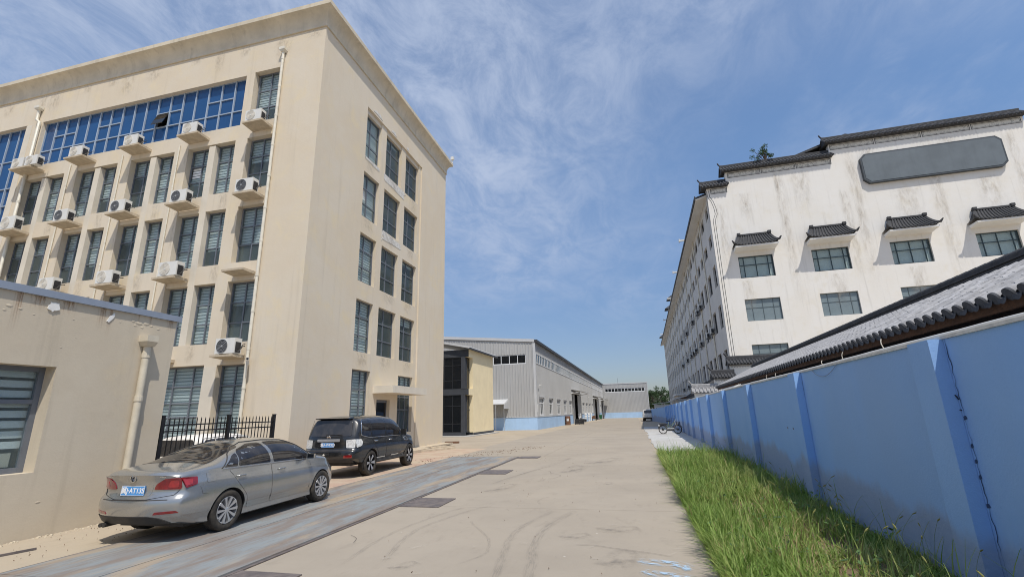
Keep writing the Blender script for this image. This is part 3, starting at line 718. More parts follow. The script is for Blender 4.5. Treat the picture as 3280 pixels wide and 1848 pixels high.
def stain(parent, pts, m='rust_stain', name='rust_stain'):
    STN[0] += 1; e1 = Vector(pts[1])-Vector(pts[0]); e2 = Vector(pts[3])-Vector(pts[0]); nn_ = e1.cross(e2).normalized()*(.00025*STN[0]); pts = [tuple(Vector(p)+nn_) for p in pts]
    me = bpy.data.meshes.new(name); me.from_pydata(pts, [], [(0, 1, 2, 3)]); ul = me.uv_layers.new(name='UVMap')
    for li, uv in zip(range(4), ((0, 0), (1, 0), (1, 1), (0, 1))): ul.data[li].uv = uv
    me.materials.append(MAT[m]); return put(name, me, parent)
for (u, w_, h_) in ((5.35, .16, .75), (5.62, .3, .3), (6.05, .35, .28), (6.65, .2, .5), (6.8, .1, .6), (7.35, .05, .25), (7.6, .06, .3), (8.05, .2, .3), (5.0, .2, .2)):
    stain(GH, [(.004, u-w_/2-gy, 3.93-h_), (.004, u+w_/2-gy, 3.93-h_), (.004, u+w_/2-gy, 3.93), (.004, u-w_/2-gy, 3.93)])
def stain_mat(name, col, k0, k1, gain, sx=7):
    m, nt, p, o = newmat(name)
    uv = nt.nodes.new('ShaderNodeTexCoord').outputs['UV']; s = nt.nodes.new('ShaderNodeSeparateXYZ'); nt.links.new(uv, s.inputs[0])
    pos = nt.nodes.new('ShaderNodeNewGeometry').outputs['Position']
    mp = nt.nodes.new('ShaderNodeVectorMath'); nt.links.new(uv, mp.inputs[0]); nt.links.new(pos, mp.inputs[1])
    k = ramp(nt, noise(nt, mp.outputs[0], 1.0, 6, .7, .4, sc3=(sx, sx, .9)), k0, k1)
    a = math_n(nt, 'SUBTRACT', 1.0, math_n(nt, 'MULTIPLY', math_n(nt, 'ABSOLUTE', math_n(nt, 'SUBTRACT', s.outputs[0], .5)), 2.0))
    f = math_n(nt, 'MULTIPLY', math_n(nt, 'MULTIPLY', k, ramp(nt, a, 0, .8)), math_n(nt, 'MULTIPLY', ramp(nt, s.outputs[1], 0, .55, 0, gain), ramp(nt, s.outputs[1], .93, 1.0, 1, .2)))
    p.inputs['Base Color'].default_value = rgb(col); p.inputs['Roughness'].default_value = .95
    t = nt.nodes.new('ShaderNodeBsdfTransparent'); mx = nt.nodes.new('ShaderNodeMixShader')
    nt.links.new(f, mx.inputs[0]); nt.links.new(t.outputs[0], mx.inputs[1]); nt.links.new(p.outputs[0], mx.inputs[2]); nt.links.new(mx.outputs[0], o.inputs[0])
stain_mat('water_stain', (.40, .34, .26), .36, .78, .42, 4)
stain_mat('hotel_stain', (.52, .47, .40), .34, .80, .48, 2.2)
random.seed(77)
for r in (5, 4, 3, 2):   # dirty drips where the ledges meet the front wall
    for b, (a, c) in LEDGE.items():
        if r == 2 and b not in ('c5', 'c4'): continue
        x = lx(a)+random.uniform(-.05, .1); h = random.uniform(.9, 2.2)
        stain(OB, [(x-.16, -.004, LZ[r]-h), (x+.12, -.004, LZ[r]-h), (x+.12, -.004, LZ[r]+.05), (x-.16, -.004, LZ[r]+.05)], 'water_stain', 'drip_stain')
for x in (-16.0, -19.4, -22.75, -26.1):
    for z, h in ((11.2, 1.0), (7.95, .9), (4.68, .8)):
        x_ = lx(x)+random.uniform(-.9, -.1); stain(OB, [(x_-.3, -.005, z-h), (x_+.3, -.005, z-h), (x_+.3, -.005, z), (x_-.3, -.005, z)], 'water_stain', 'drip_stain')
for i in range(14):
    x_ = -1.0-i*1.65+random.uniform(-.5, .5); h = random.uniform(.5, 1.5); w_ = random.uniform(.2, .6)
    stain(OB, [(x_-w_, -.004, TOPW-.12-h), (x_+w_, -.004, TOPW-.12-h), (x_+w_, -.004, TOPW-.12), (x_-w_, -.004, TOPW-.12)], 'water_stain', 'drip_stain')
for (y0, z, h, w_) in ((19.2, 14.44, .8, .5), (21.6, 14.44, .7, .7), (24.0, 14.44, .9, .6), (19.3, 11.2, .7, .6), (21.5, 11.2, .8, .8), (23.9, 11.2, .7, .5), (21.6, 7.95, .6, .8), (23.8, 7.95, .7, .6), (19.4, 4.65, .8, .6), (21.5, 4.65, .8, .7), (23.9, 4.65, .7, .6)):
    stain(OB, [(-r0+.004, y0-w_-oy, z-h), (-r0+.004, y0+w_-oy, z-h), (-r0+.004, y0+w_-oy, z), (-r0+.004, y0-w_-oy, z)], 'water_stain', 'drip_stain')
# ---------------------------------------------------------------- black picket fence
FE = thing('metal_fence', 'black metal picket fence between the low building and the tan office', 'fence', (-9.8, 8.25, 0))
pk = MB().box(-.008, .008, -.008, .008, .12, 1.83).hexa([(-.008,-.008,1.83),(.008,-.008,1.83),(.008,.008,1.83),(-.008,.008,1.83)], [(-.002,-.002,1.88),(.002,-.002,1.88),(.002,.002,1.88),(-.002,.002,1.88)]).mesh('picket', 'black_paint')
pst = MB().box(-.035, .035, -.035, .035, 0, 1.9).box(-.04, .04, -.04, .04, 1.9, 1.925).mesh('post', 'black_paint')
for i in range(29):
    if i in (15,): continue
    put('picket', pk, FE, (0, .08+i*.1125, 0))
for y in (.02, .08+15*.1125, 3.32): put('post', pst, FE, (0, y, 0))
for z in (1.72, 1.585, .35): MB().box(-.014, .014, .0, 3.3, z-.014, z+.014).build('rail', 'black_paint', FE)
# white car parked behind the fence (only its tail shows) and a round stone
# ---------------------------------------------------------------- blue boundary wall
WR = -math.radians(1.0)
BW = thing('boundary_wall', 'long sky-blue rendered wall with pillars along the grass strip', 'wall', (3.12, 6.06, 0), WR)
WD = Vector((math.sin(-WR), math.cos(-WR), 0)); WN = Vector((math.cos(-WR), -math.sin(-WR), 0))
def wy(s): return 6.06+s*math.cos(WR)
def wz(s): return gz(wy(s))
ss = [-8.0, 14.0, 30, 50, 70]
mb = MB()
for a, b in zip(ss, ss[1:]):
    za, zb_ = wz(a), wz(b)
    mb.hexa([(0, a, za-.2), (.24, a, za-.2), (.24, b, zb_-.2), (0, b, zb_-.2)], [(0, a, za+2.40), (.24, a, za+2.40), (.24, b, zb_+2.40), (0, b, zb_+2.40)])
mb.build('wall_panel', 'blue_wall', BW)
MB().hexa([(.02, 70, -.5), (.24, 70, -.5), (-1.72, 92, -.5), (-1.94, 92, -.5)], [(.02, 70, wz(70)+2.37), (.24, 70, wz(70)+2.37), (-1.72, 92, wz(92)+2.15), (-1.94, 92, wz(92)+2.15)]).build('wall_panel', 'blue_wall', BW)
pil = [-.34, 4.31, 8.91, 13.44, 18.15, 22.52, 27.17, 30.97, 35.65, 40.6, 45.1, 49.74, 53.56, 58.1, 62.2, 65.67]
pm = MB().hexa([(-.135, 0, -.3), (-.002, 0, -.3), (-.002, .40, -.3), (-.135, .40, -.3)], [(-.135, 0, 2.402), (-.002, 0, 2.402), (-.002, .40, 2.402), (-.135, .40, 2.402)]).mesh('pillar', 'blue_wall')
for s in [-5.0]+pil: put('pillar', pm, BW, (0, s, wz(s)))
mc = MB()
for a, b in zip(ss, ss[1:]): mc.hexa([(-.02, a, wz(a)+2.401), (.26, a, wz(a)+2.401), (.26, b, wz(b)+2.401), (-.02, b, wz(b)+2.401)], [(-.02, a, wz(a)+2.432), (.26, a, wz(a)+2.432), (.26, b, wz(b)+2.432), (-.02, b, wz(b)+2.432)])
mc.build('coping', 'plaster_patch', BW)
mat('crack_dark', (.04, .065, .13), .9, .3, 9)
# crack running down beside the nearest pillar, with chipped edges
random.seed(3)
def crack(s0, z0, z1, w, drift, n=46):
    mb = MB(); pts = []
    y = s0
    for i in range(n+1):
        z = z0+(z1-z0)*i/n; y = s0+drift*i/n+random.uniform(-.014, .014); pts.append((y, z, w*(.25+1.3*abs(math.sin(i*.37)*math.sin(i*.113+1)))*(1 if i < n*.9 else .5)))
    for a, b in zip(pts, pts[1:]):
        mb.face([(-.004, a[0]-a[2], a[1]), (-.004, a[0]+a[2], a[1]), (-.004, b[0]+b[2], b[1]), (-.004, b[0]-b[2], b[1])])
    return mb.build('crack', 'crack_dark', BW, recalc=False)
crack(-.37, 2.40, .25, .0042, -.02)
for s in pil[1:6]: crack(s-.01, 2.40, .5, .002, -.01, 30)
for z, w_ in ((1.62, .04), (1.36, .022), (1.22, .02), (1.08, .025), (.83, .04)):
    mb = MB(); mb.prism([(-.003, -.37-w_, z), (-.003, -.36, z-.015), (-.003, -.36, z+.02), (-.003, -.37-w_*.6, z+.028)], (-.004, 0, 0)); mb.build('chip', 'crack_dark', BW)
mb = MB().tube(crom([(-.006, -.36, 1.80), (-.02, -.33, 1.85), (-.03, -.26, 1.80), (-.02, -.25, 1.72), (-.006, -.36, 1.70)], 4), .006, 5); mb.build('render_loop', 'black_paint', BW)
for y in (5.45, 5.85): MB().cyl((-.006, y, 1.32), (.01, y, 1.32), .022, 8).build('bolt_hole', 'black_paint', BW)
# pale conduit lying along the wall top
cd = []
for i in range(120):
    s = -7+i*.32; cd.append((.06+.03*math.sin(i*.21)+random.uniform(-.006, .006), s, wz(s)+2.432+.018+random.uniform(0, .006)))
o = MB().tube(cd, .018, 6).build('conduit', 'plastic_white', None, smooth=True); o.location = BW.location; o.rotation_euler = BW.rotation_euler
tag(o, 'thin white plastic conduit lying along the top of the blue wall', 'conduit')
tw = MB()
for s, dx, dz in ((1.05, .05, .16), (2.4, -.02, .14), (3.3, .02, .10), (6.4, .02, .1), (7.3, -.03, .12), (11, .03, .1)):
    tw.tube(crom([(.08, s, 2.44), (.06, s+dx*.5, 2.44+dz*.6), (.08, s+dx, 2.44+dz)], 3), .006, 5)
o = tw.build('wire_ties', 'plastic_cream', None); o.location = BW.location; o.rotation_euler = BW.rotation_euler
tag(o, 'short bent wire ends sticking up from the blue wall top', 'wire ends', kind='stuff')
o = MB().tube(crom([(-.01, 2.4, 2.43), (-.03, 2.7, 2.30), (-.03, 3.05, 2.25), (-.03, 3.4, 2.31), (-.01, 3.7, 2.43)], 6), .0045, 5).build('loose_wire', 'metal_blue_grey', None)
o.location = BW.location; o.rotation_euler = BW.rotation_euler; tag(o, 'thin wire loop sagging against the blue wall below its top edge', 'wire')
o = MB().box(-.05, .05, -.05, .05, -.45, 1.95).box(-.08, .08, -.08, .08, 1.95, 2.05).build('dark_post', 'metal_dark'); o.location = (3.72, 88.5, 0)
tag(o, 'narrow dark post standing against the far bend of the blue wall', 'post')

# ---------------------------------------------------------------- courtyard house with grey tile roof behind the wall
RR = -math.radians(1.2)
CH = thing('courtyard_house', 'low courtyard house with weathered grey barrel-tile roof rising behind the blue wall', 'house', (4.0, 6.0, 0), RR)
EZ, RZ, RW = 2.885, 3.84, 2.0    # deck height at eave and ridge
SL = math.atan2(RZ-EZ, RW); V0, V1 = -3.0, 22.3
def roofpt(u, v, h=0): return (u-h*math.sin(SL), v, EZ+u*math.tan(SL)+h*math.cos(SL))
mb = MB(); mb.prism([roofpt(.06, V0, 0), roofpt(RW, V0, 0), (RW, V0, RZ-.1), (.06, V0, EZ-.03)], (0, V1-V0, 0)); mb.build('roof_deck', 'tile_dark', CH)
mb = MB(); mb.prism([(RW, V0, RZ), (2*RW, V0, EZ), (2*RW, V0, EZ-.1), (RW, V0, RZ-.12)], (0, V1-V0, 0)); mb.build('roof_deck', 'tile_dark', CH)
PIT_ = .2195
def arc(r, n=6, inv=False): return [(r*math.cos(PI*k/n), (-1 if inv else 1)*r*math.sin(PI*k/n)) for k in range(n+1)]
def barrel(L, r0, r1, disc=False, solid=True):
    mb = MB(); a0 = [mb.pt((-.022 if disc else 0, p[0], p[1])) for p in arc(r0)]; a1 = [mb.pt((L, p[0], p[1])) for p in arc(r1)]
    for k in range(6): mb.fi([a0[k], a0[k+1], a1[k+1], a1[k]])
    mb.fi(a0[::-1])
    mb.mat = 1
    if disc:
        n = 16; R = r0*1.16
        A = [mb.pt((-.05, R*math.cos(2*PI*k/n), R*math.sin(2*PI*k/n)-.004)) for k in range(n)]; B = [mb.pt((-.022, R*math.cos(2*PI*k/n), R*math.sin(2*PI*k/n)-.004)) for k in range(n)]
        mb.fi(A[::-1]); mb.fi(B)
        for k in range(n): mb.fi([A[k], A[(k+1) % n], B[(k+1) % n], B[k]])
    return mb
def driptile():
    mb = MB(); w = .075
    top = [(-.03, -w + 2*w*k/6, .012-.035*math.sin(PI*k/6)) for k in range(7)]; bot = [(-.05, -w*.85+1.7*w*k/6, -.05-.03*math.sin(PI*k/6)) for k in range(7)]
    T = [mb.pt(p) for p in top]; Bq = [mb.pt(p) for p in bot]; K = [mb.pt((.10, p[1], p[2]+.004)) for p in top]
    for k in range(6): mb.fi([Bq[k], Bq[k+1], T[k+1], T[k]]); mb.fi([T[k], T[k+1], K[k+1], K[k]])
    return mb
eave_me = barrel(.21, .062, .056, True).mesh('eave_tile', ['tile_grey', 'tile_end'], smooth=True, sharp=40)
tile_me = barrel(.21, .061, .055).mesh('roof_tile', ['tile_grey', 'tile_end'], smooth=True, sharp=40)
drip_me = driptile().mesh('drip_tile', 'tile_end', smooth=True, sharp=40)
rows_n = int((V1-V0)/PIT_); SEG = .205; NS = int(RW/math.cos(SL)/SEG)
far = MB(); fard = MB(); count = 0
near = set(range(int((-.6-V0)/PIT_), int((-.6-V0)/PIT_)+24))
rot = Matrix.Rotation(-SL, 4, 'Y')
for i in range(rows_n):
    v = V0+i*PIT_+.11
    for k in range(NS):
        u = k*SEG*math.cos(SL); jit = random.uniform(-.006, .006)
        if i in near:
            o = put('eave_tile' if k == 0 else 'roof_tile', eave_me if k == 0 else tile_me, CH, roofpt(u-.02, v+jit, .012+random.uniform(0, .006)), (random.uniform(-.05, .05), -SL-.02, random.uniform(-.02, .02)))
        else:
            far.X = Matrix.Translation(roofpt(u-.02, v+jit, .012)) @ rot
            src = barrel(.21, .062 if k == 0 else .061, .055, k == 0 and v > -1)
            b = len(far.v)
            for p in src.v: far.pt(p)
            for f_, m_ in zip(src.f, src.m): far.f.append([q+b for q in f_]); far.m.append(m_)
    if i in near: put('drip_tile', drip_me, CH, roofpt(-.03, v+PIT_/2, 0), (0, -SL*.4, 0))
    else:
        fard.X = Matrix.Translation(roofpt(-.03, v+PIT_/2, 0))
        src = driptile(); b = len(fard.v)
        for p in src.v: fard.pt(p)
        for f_ in src.f: fard.f.append([q+b for q in f_]); fard.m.append(0)
far.X = None; fard.X = None
tag(far.build('roof_tiles', ['tile_grey', 'tile_end'], CH, recalc=False), kind='stuff'); tag(fard.build('drip_tiles', 'tile_end', CH, recalc=False), kind='stuff')
# pan tiles between the barrels: shallow steps up the slope
mb = MB()
for k in range(NS):
    u = k*SEG*math.cos(SL)
    mb.face([roofpt(u-.02, V0, .022), roofpt(u-.02, V1, .022), roofpt(u+SEG*math.cos(SL), V1, .006), roofpt(u+SEG*math.cos(SL), V0, .006)])
mb.build('pan_tiles', 'tile_pan', CH, recalc=False)['kind'] = 'stuff'
# ridge: stacked courses under a half-round cap
mb = MB()
for z0, z1, w_ in ((RZ-.04, RZ+.03, .15), (RZ+.035, RZ+.065, .11), (RZ+.07, RZ+.10, .13), (RZ+.105, RZ+.15, .10)):
    mb.box(RW-w_, RW+w_, V0, V1, z0, z1)
mb.build('ridge', 'tile_dark', CH)
rc = MB().tube([(0, 0, 0), (0, .255, 0)], [.080, .074], 10).mesh('ridge_cap', 'tile_dark', smooth=True, sharp=50)
for i in range(int((V1-V0)/.26)): put('ridge_cap', rc, CH, (RW, V0+i*.26, RZ+.15))
mb = MB().prism([(.02, V0, EZ-.02), (.07, V0, EZ-.02), (.09, V0, EZ-.15), (.04, V0, EZ-.15)], (0, V1-V0, 0)); mb.build('fascia', 'wood_brown', CH)
rf = MB().hexa([(0, -.03, -.06), (1.15, -.03, .60), (1.15, .03, .60), (0, .03, -.06)], [(0, -.03, .0), (1.15, -.03, .66), (1.15, .03, .66), (0, .03, .0)]).mesh('rafter', 'wood_brown')
for i in range(int((V1-V0)/.36)): put('rafter', rf, CH, (.10, V0+i*.36, EZ-.09))
MB().prism([(.10, V0, EZ-.02), (1.2, V0, EZ+.58), (1.2, V0, EZ+.56), (.10, V0, EZ-.04)], (0, V1-V0, 0)).build('soffit', 'wood_dark', CH)
MB().box(1.2, 3.2, V0+.1, V1-.2, -.2, EZ+.5).build('wall', 'wood_dark', CH)
# ---------------------------------------------------------------- stepped white gable walls with tiled caps
def tiled_cap(parent, x0, x1, y0, y1, z, h, pitch=.2, m='tile_dark', both=True, up=.18, row_r=.06):
    """ridge-capped little roof along x, eaves at y0 (front) and y1"""
    yc = (y0+y1)/2; mb = MB()
    mb.prism([(x0, y0, z), (x0, y1, z), (x0, y1, z+.04), (x0, yc, z+h), (x0, y0, z+.04)], (x1-x0, 0, 0)); mb.build('cap_roof', m, parent)
    t = MB(); n = max(2, int((x1-x0)/pitch)); L = math.hypot(yc-y0, h-.04)
    for i in range(n+1):
        x = x0+(x1-x0)*i/n
        for ye, s in ((y0, -1), (y1, 1)) if both else ((y0, -1),):
            t.tube([(x, ye+s*.05, z+.05), (x, (ye+yc)/2, z+.06+(h-.04)*.5), (x, yc, z+h+.0)], row_r, 6)
    o = t.build('cap_tiles', m, parent, smooth=True, sharp=50); o['kind'] = 'stuff'
    r = MB().box(x0, x1, yc-.07, yc+.07, z+h-.03, z+h+.16).tube([(x0-.02, yc, z+h+.17), (x1+.02, yc, z+h+.17)], .075, 8)
    r.tube(crom([(x0+.25, yc, z+h+.18), (x0, yc, z+h+.24), (x0-.16, yc, z+h+.24+up)], 4), [.07]*4+[.06]*4+[.03], 6)
    if up: pass
    r.build('ridge', m, parent)
for i, (x0, x1, y, zc, hc, lb) in enumerate((
    (6.18, 9.2, 33.6, 4.50, .36, 'topmost white stepped gable wall with dark tile cap beside the pale hotel'),
    (5.05, 6.38, 33.2, 3.64, .34, 'middle white stepped gable wall with dark tile cap and upturned tip'),
    (3.72, 5.25, 33.0, 2.76, .34, 'lowest stepped gable wall with pale tile cap just above the blue wall'))):
    g = thing('gable_wall', lb, 'wall', (x0, y, -.05), -math.radians(1.2), 'stepped gable walls')
    W = x1-x0
    MB().box(.12, W, .02, .38, 0, zc).build('wall', 'white_plain', g)
    tiled_cap(g, 0, W+.05, -.28, .68, zc+.02, hc, .19 if i < 2 else .21, 'tile_dark' if i < 2 else 'tile_grey', True, .22)
    # painted scallop band under the cap
    mb = MB()
    n = int(W/.16)
    for k in range(n):
        xa = .14+k*.16; mb.prism([(xa, .018, zc-.02), (xa+.16, .018, zc-.02), (xa+.16, .018, zc-.09), (xa+.08, .018, zc-.15), (xa, .018, zc-.09)], (0, -.006, 0))
    if i < 2: mb.build('scallop_band', 'metal_grey', g)
# long dark roof behind the gable steps
BR = thing('tiled_house', 'dark tiled house roof running away behind the stepped gables', 'house', (4.95, 34.2, 0), RR)
mb = MB(); mb.prism([(-.2, 0, 2.85), (1.6, 0, 4.0), (3.4, 0, 2.85), (3.4, 0, 2.75), (1.6, 0, 3.85), (-.2, 0, 2.75)], (0, 17, -.06)); mb.build('roof', 'tile_dark', BR)
t = MB()
for i in range(70): t.tube([(-.22, .12+i*.24, 2.90), (1.55, .12+i*.24, 4.03)], .065, 5)
t.build('roof_tiles', 'tile_dark', BR, smooth=True)['kind'] = 'stuff'
MB().box(1.5, 1.7, 0, 17, 3.9, 4.2).build('ridge', 'tile_dark', BR); MB().box(.2, 3.0, .3, 16.8, -.2, 2.9).build('wall', 'stucco_pale', BR)
# low grey sheds further on
S1 = thing('grey_shed', 'low shed with pale grey sheet roof beyond the tiled houses', 'shed', (4.75, 57.5, -.15), RR)
MB().prism([(-.35, 0, 2.95), (2.9, 0, 3.75), (2.9, 0, 3.82), (-.35, 0, 3.02)], (0, 14, 0)).build('roof', 'steel_trim', S1)
t = MB()
for i in range(24): t.prism([(-.34, .25+i*.58, 3.03), (2.9, .25+i*.58, 3.83), (2.9, .25+i*.58, 3.88), (-.34, .25+i*.58, 3.07)], (0, .06, 0))
t.build('roof_ribs', 'steel_trim', S1)['kind'] = 'stuff'
MB().box(.1, 2.8, .2, 13.8, 0, 2.98).build('wall', 'metal_grey', S1)
S2 = thing('flat_roof_house', 'small cream house with flat overhanging roof between shed and hotel', 'house', (6.2, 74, -.2), RR)
MB().box(0, 2.4, 0, 8, 0, 3.9).build('wall', 'stucco_pale', S2); MB().box(-.25, 2.6, -.25, 8.2, 3.9, 4.08).build('roof', 'white_plain', S2); MB().box(.3, 1.9, -.02, .02, 3.4, 3.7).build('window', 'rust', S2)
GT = thing('white_gateway', 'small white gateway building with flat roof and dark arch at the lane end', 'gateway', (4.1, 108, -.36), RR)
mb = MB()
arcp = [(.45+1.0*(1-math.cos(PI*k/8)), 0, 2.05+.45*math.sin(PI*k/8)) for k in range(9)]
mb.prism([(0, 0, 0), (.45, 0, 0)]+arcp+[(2.45, 0, 0), (3.5, 0, 0), (3.5, 0, 3.15), (0, 0, 3.15)], (0, .5, 0)); mb.build('wall', 'white_plain', GT)
MB().box(.3, 3.3, .6, 3, 0, 3.0).build('inner_walls', 'metal_dark', GT)
MB().prism([(-.3, -.5, 3.2), (3.7, -.5, 3.6), (3.7, -.5, 3.72), (-.3, -.5, 3.32)], (0, 4, 0)).build('roof', 'steel_trim', GT)
# ---------------------------------------------------------------- white hotel with stepped gable and tile hoods
HO = thing('hotel_building', 'large off-white building with stepped tile-capped gable and a blank grey signboard', 'building', (8.0, 42.25, -.1), RR)
z0 = .1
hc = (3.1, 8.72, 14.32, 20.02)
hops = []
for j, c in enumerate(hc):
    for (a, b) in ((12.40, 14.30), (8.68, 10.54), (4.85, 6.72)): hops.append((c-1.34, c+1.36, a+z0, b+z0))
ffn = lambda u, z, d: (u, d, z)
cuts = [(0, 1.74, 21.0), (1.74, 10.22, 22.35), (10.22, 23.9, 23.6)]
mb = MB()
for (a, b, top) in cuts: grid_wall(mb, a, b, 0, top+z0, [o for o in hops if o[0] >= a-.05 and o[1] <= b+.05], .2, ffn)
HL = 106.5; EZH = 20.6
srows = [(18.62, 19.80), (15.85, 17.0), (12.2, 14.15), (8.5, 10.5), (4.6, 6.6)]
sw = [(.95+3.23*i, .95+3.23*i+(1.5 if i == 0 else 2.0)) for i in range(32)]
sops = [(a, b, z+z0, t+z0) for (a, b) in sw for (z, t) in srows]
sfn2 = lambda u, z, d: (d, u, z)
mw = MB(); grid_wall(mw, .02, HL, 0, EZH+z0, sops, .18, sfn2)
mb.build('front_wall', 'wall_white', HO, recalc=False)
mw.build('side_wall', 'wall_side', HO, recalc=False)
bk = MB(); bk.face([(23.9, 0, 0), (23.9, HL, 0), (23.9, HL, EZH), (23.9, 0, EZH)]); bk.face([(0, HL, 0), (23.9, HL, 0), (23.9, HL, EZH), (0, HL, EZH)])
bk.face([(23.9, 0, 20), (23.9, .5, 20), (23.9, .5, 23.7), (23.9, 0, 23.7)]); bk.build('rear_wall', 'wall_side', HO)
sm = MB()
for (a, b, top) in cuts: sm.box(a+.01, b-.01, .22, .5, 20.3, top+z0-.01)
sm.face([(0, 0, 18), (0, .5, 18), (0, .5, 21.05), (0, 0, 21.05)]); sm.face([(1.74, 0, 20.9), (1.74, .5, 20.9), (1.74, .5, 22.4), (1.74, 0, 22.4)]); sm.face([(10.22, 0, 22.2), (10.22, .5, 22.2), (10.22, .5, 23.65), (10.22, 0, 23.65)])
sm.build('parapet', 'wall_white', HO, recalc=False)
inn = MB()
for z in (3.6, 7.5, 11.2, 15.0, 18): inn.box(.5, 23, 1.2, HL-1, z-.1, z)
inn.box(2.6, 2.7, 1.2, HL-1, 0, 20); inn.box(.4, 23.5, 1.15, 1.2, 0, 20); inn.build('inner_walls', 'stucco_pale', HO)
mb = MB(); mb.prism([(-.95, .5, EZH+.05), (11.9, .5, EZH+4.2), (24.8, .5, EZH+.05), (24.8, .5, EZH-.15), (11.9, .5, EZH+4.0), (-.95, .5, EZH-.15)], (0, HL-.5, 0)); mb.build('roof', 'tile_dark', HO)
MB().prism([(-.93, .45, EZH-.16), (0, .45, EZH+.12), (0, .45, EZH+.02), (-.93, .45, EZH-.24)], (0, HL-.5, 0)).build('soffit', 'wall_white', HO)
MB().box(-1.02, -.93, .45, HL, EZH-.2, EZH+.14).build('eave_board', 'tile_dark', HO)
for a, b, tz in ((0, 1.80, 21.05), (1.74, 10.28, 22.40), (10.22, 23.95, 23.65)):
    tiled_cap(HO, a-.45 if a == 0 else a-.3, b+.02, -.42, .92, tz+z0-.03, .62, .26, 'tile_dark', True, .28, .085)
# second tiled ridge showing behind the middle step
rb = MB(); rb.prism([(4.2, 3.2, 22.9), (4.2, 5.0, 24.4), (4.2, 6.8, 22.9)], (7.0, 0, 0)); rb.build('rear_ridge_roof', 'tile_dark', HO)
t = MB()
for i in range(28): t.tube([(4.3+i*.25, 3.15, 22.95), (4.3+i*.25, 4.95, 24.42)], .08, 5)
t.build('roof_tiles', 'tile_dark', HO, smooth=True)['kind'] = 'stuff'
r = MB().box(4.2, 11.2, 4.9, 5.1, 24.35, 24.6)
for x, s in ((4.2, -1), (11.2, 1)): r.tube(crom([(x-s*.4, 5, 24.6), (x, 5, 24.68), (x+s*.3, 5, 25.1)], 4), [.1]*8+[.04], 6)
for x in (6.8, 8.2, 9.6): r.tube([(x, 5, 24.6), (x+.05, 5, 24.8), (x+.15, 5, 24.9)], [.08, .06, .03], 6)
r.build('ridge', 'tile_dark', HO)
# little pavilion roofs along the far eave
for s in (52.0, 62.0, 104.0):
    mb = MB(); mb.hexa([(-1.2, s-1.2, EZH+2.0), (1.6, s-1.2, EZH+2.0), (1.6, s+1.8, EZH+2.0), (-1.2, s+1.8, EZH+2.0)], [(.0, s+.1, EZH+3.0), (.4, s+.1, EZH+3.0), (.4, s+.5, EZH+3.0), (0, s+.1, EZH+3.0)])
    f = mb.build('turret_roof', 'tile_dark', HO); MB().box(-.5, 1.2, s-.6, s+1.2, EZH+.3, EZH+2.0).build('turret', 'wall_white', HO)
# painted friezes under the caps (flat print)
def frieze_mat():
    m, nt, p, o = newmat('frieze_print')
    pos = nt.nodes.new('ShaderNodeNewGeometry').outputs['Position']
    a = noise(nt, pos, 1.5, 6, .75, 1.2); b = noise(nt, pos, 3.4, 5, .7, 2.0)
    k = math_n(nt, 'MULTIPLY', ramp(nt, math_n(nt, 'ABSOLUTE', math_n(nt, 'SUBTRACT', a, .5)), .015, .05, 1, 0), ramp(nt, b, .44, .6))
    k = math_n(nt, 'MAXIMUM', k, math_n(nt, 'MULTIPLY', ramp(nt, b, .62, .72), .35))
    nt.links.new(mixc(nt, k, (.70, .68, .62), (.30, .30, .28)), p.inputs['Base Color']); p.inputs['Roughness'].default_value = .9
frieze_mat()
def frieze(x0, x1, a, b):
    f = MB().box(x0, x1, -.006, -.001, a, b).build('frieze', 'frieze_print', HO)
    e = MB()
    for d, w_ in ((0, .05), (.10, .02)):
        e.box(x0+d, x1-d, -.011, -.007, a+d, a+d+w_); e.box(x0+d, x1-d, -.011, -.007, b-d-w_, b-d); e.box(x0+d, x0+d+w_, -.011, -.007, a+d+w_, b-d-w_); e.box(x1-d-w_, x1-d, -.011, -.007, a+d+w_, b-d-w_)
    e.build('frieze_border', 'ink', f)
frieze(.33, 1.72, 20.43+z0, 20.95+z0)
for i in range(3): frieze(1.92+i*2.78, 1.92+i*2.78+2.72, 21.78+z0, 22.30+z0)
for i in range(4): frieze(10.3+i*3.38, 10.3+i*3.38+3.3, 23.05+z0, 23.56+z0)
# dark corner lines that follow the swept gable edge
cl_ = [(.10, 20.9), (.12, 20.3), (.35, 19.85), (.50, 19.2), (.55, 18.6), (.30, 18.0), (.28, 12), (.27, 0.2)]
for dx in (0.0, .17):
    e = MB()
    for (xa, za), (xb, zb_) in zip(cl_, cl_[1:]): e.hexa([(xa+dx-.10, -.008, zb_), (xa+dx-.06, -.008, zb_), (xa+dx-.06, -.001, zb_), (xa+dx-.10, -.001, zb_)], [(xa+dx-.10, -.008, za), (xa+dx-.06, -.008, za), (xa+dx-.06, -.001, za), (xa+dx-.10, -.001, za)]) if False else e.prism([(xa+dx-.10, -.008, za), (xa+dx-.06, -.008, za), (xb+dx-.06, -.008, zb_), (xb+dx-.10, -.008, zb_)], (0, .006, 0))
    e.build('corner_line', 'ink', HO)
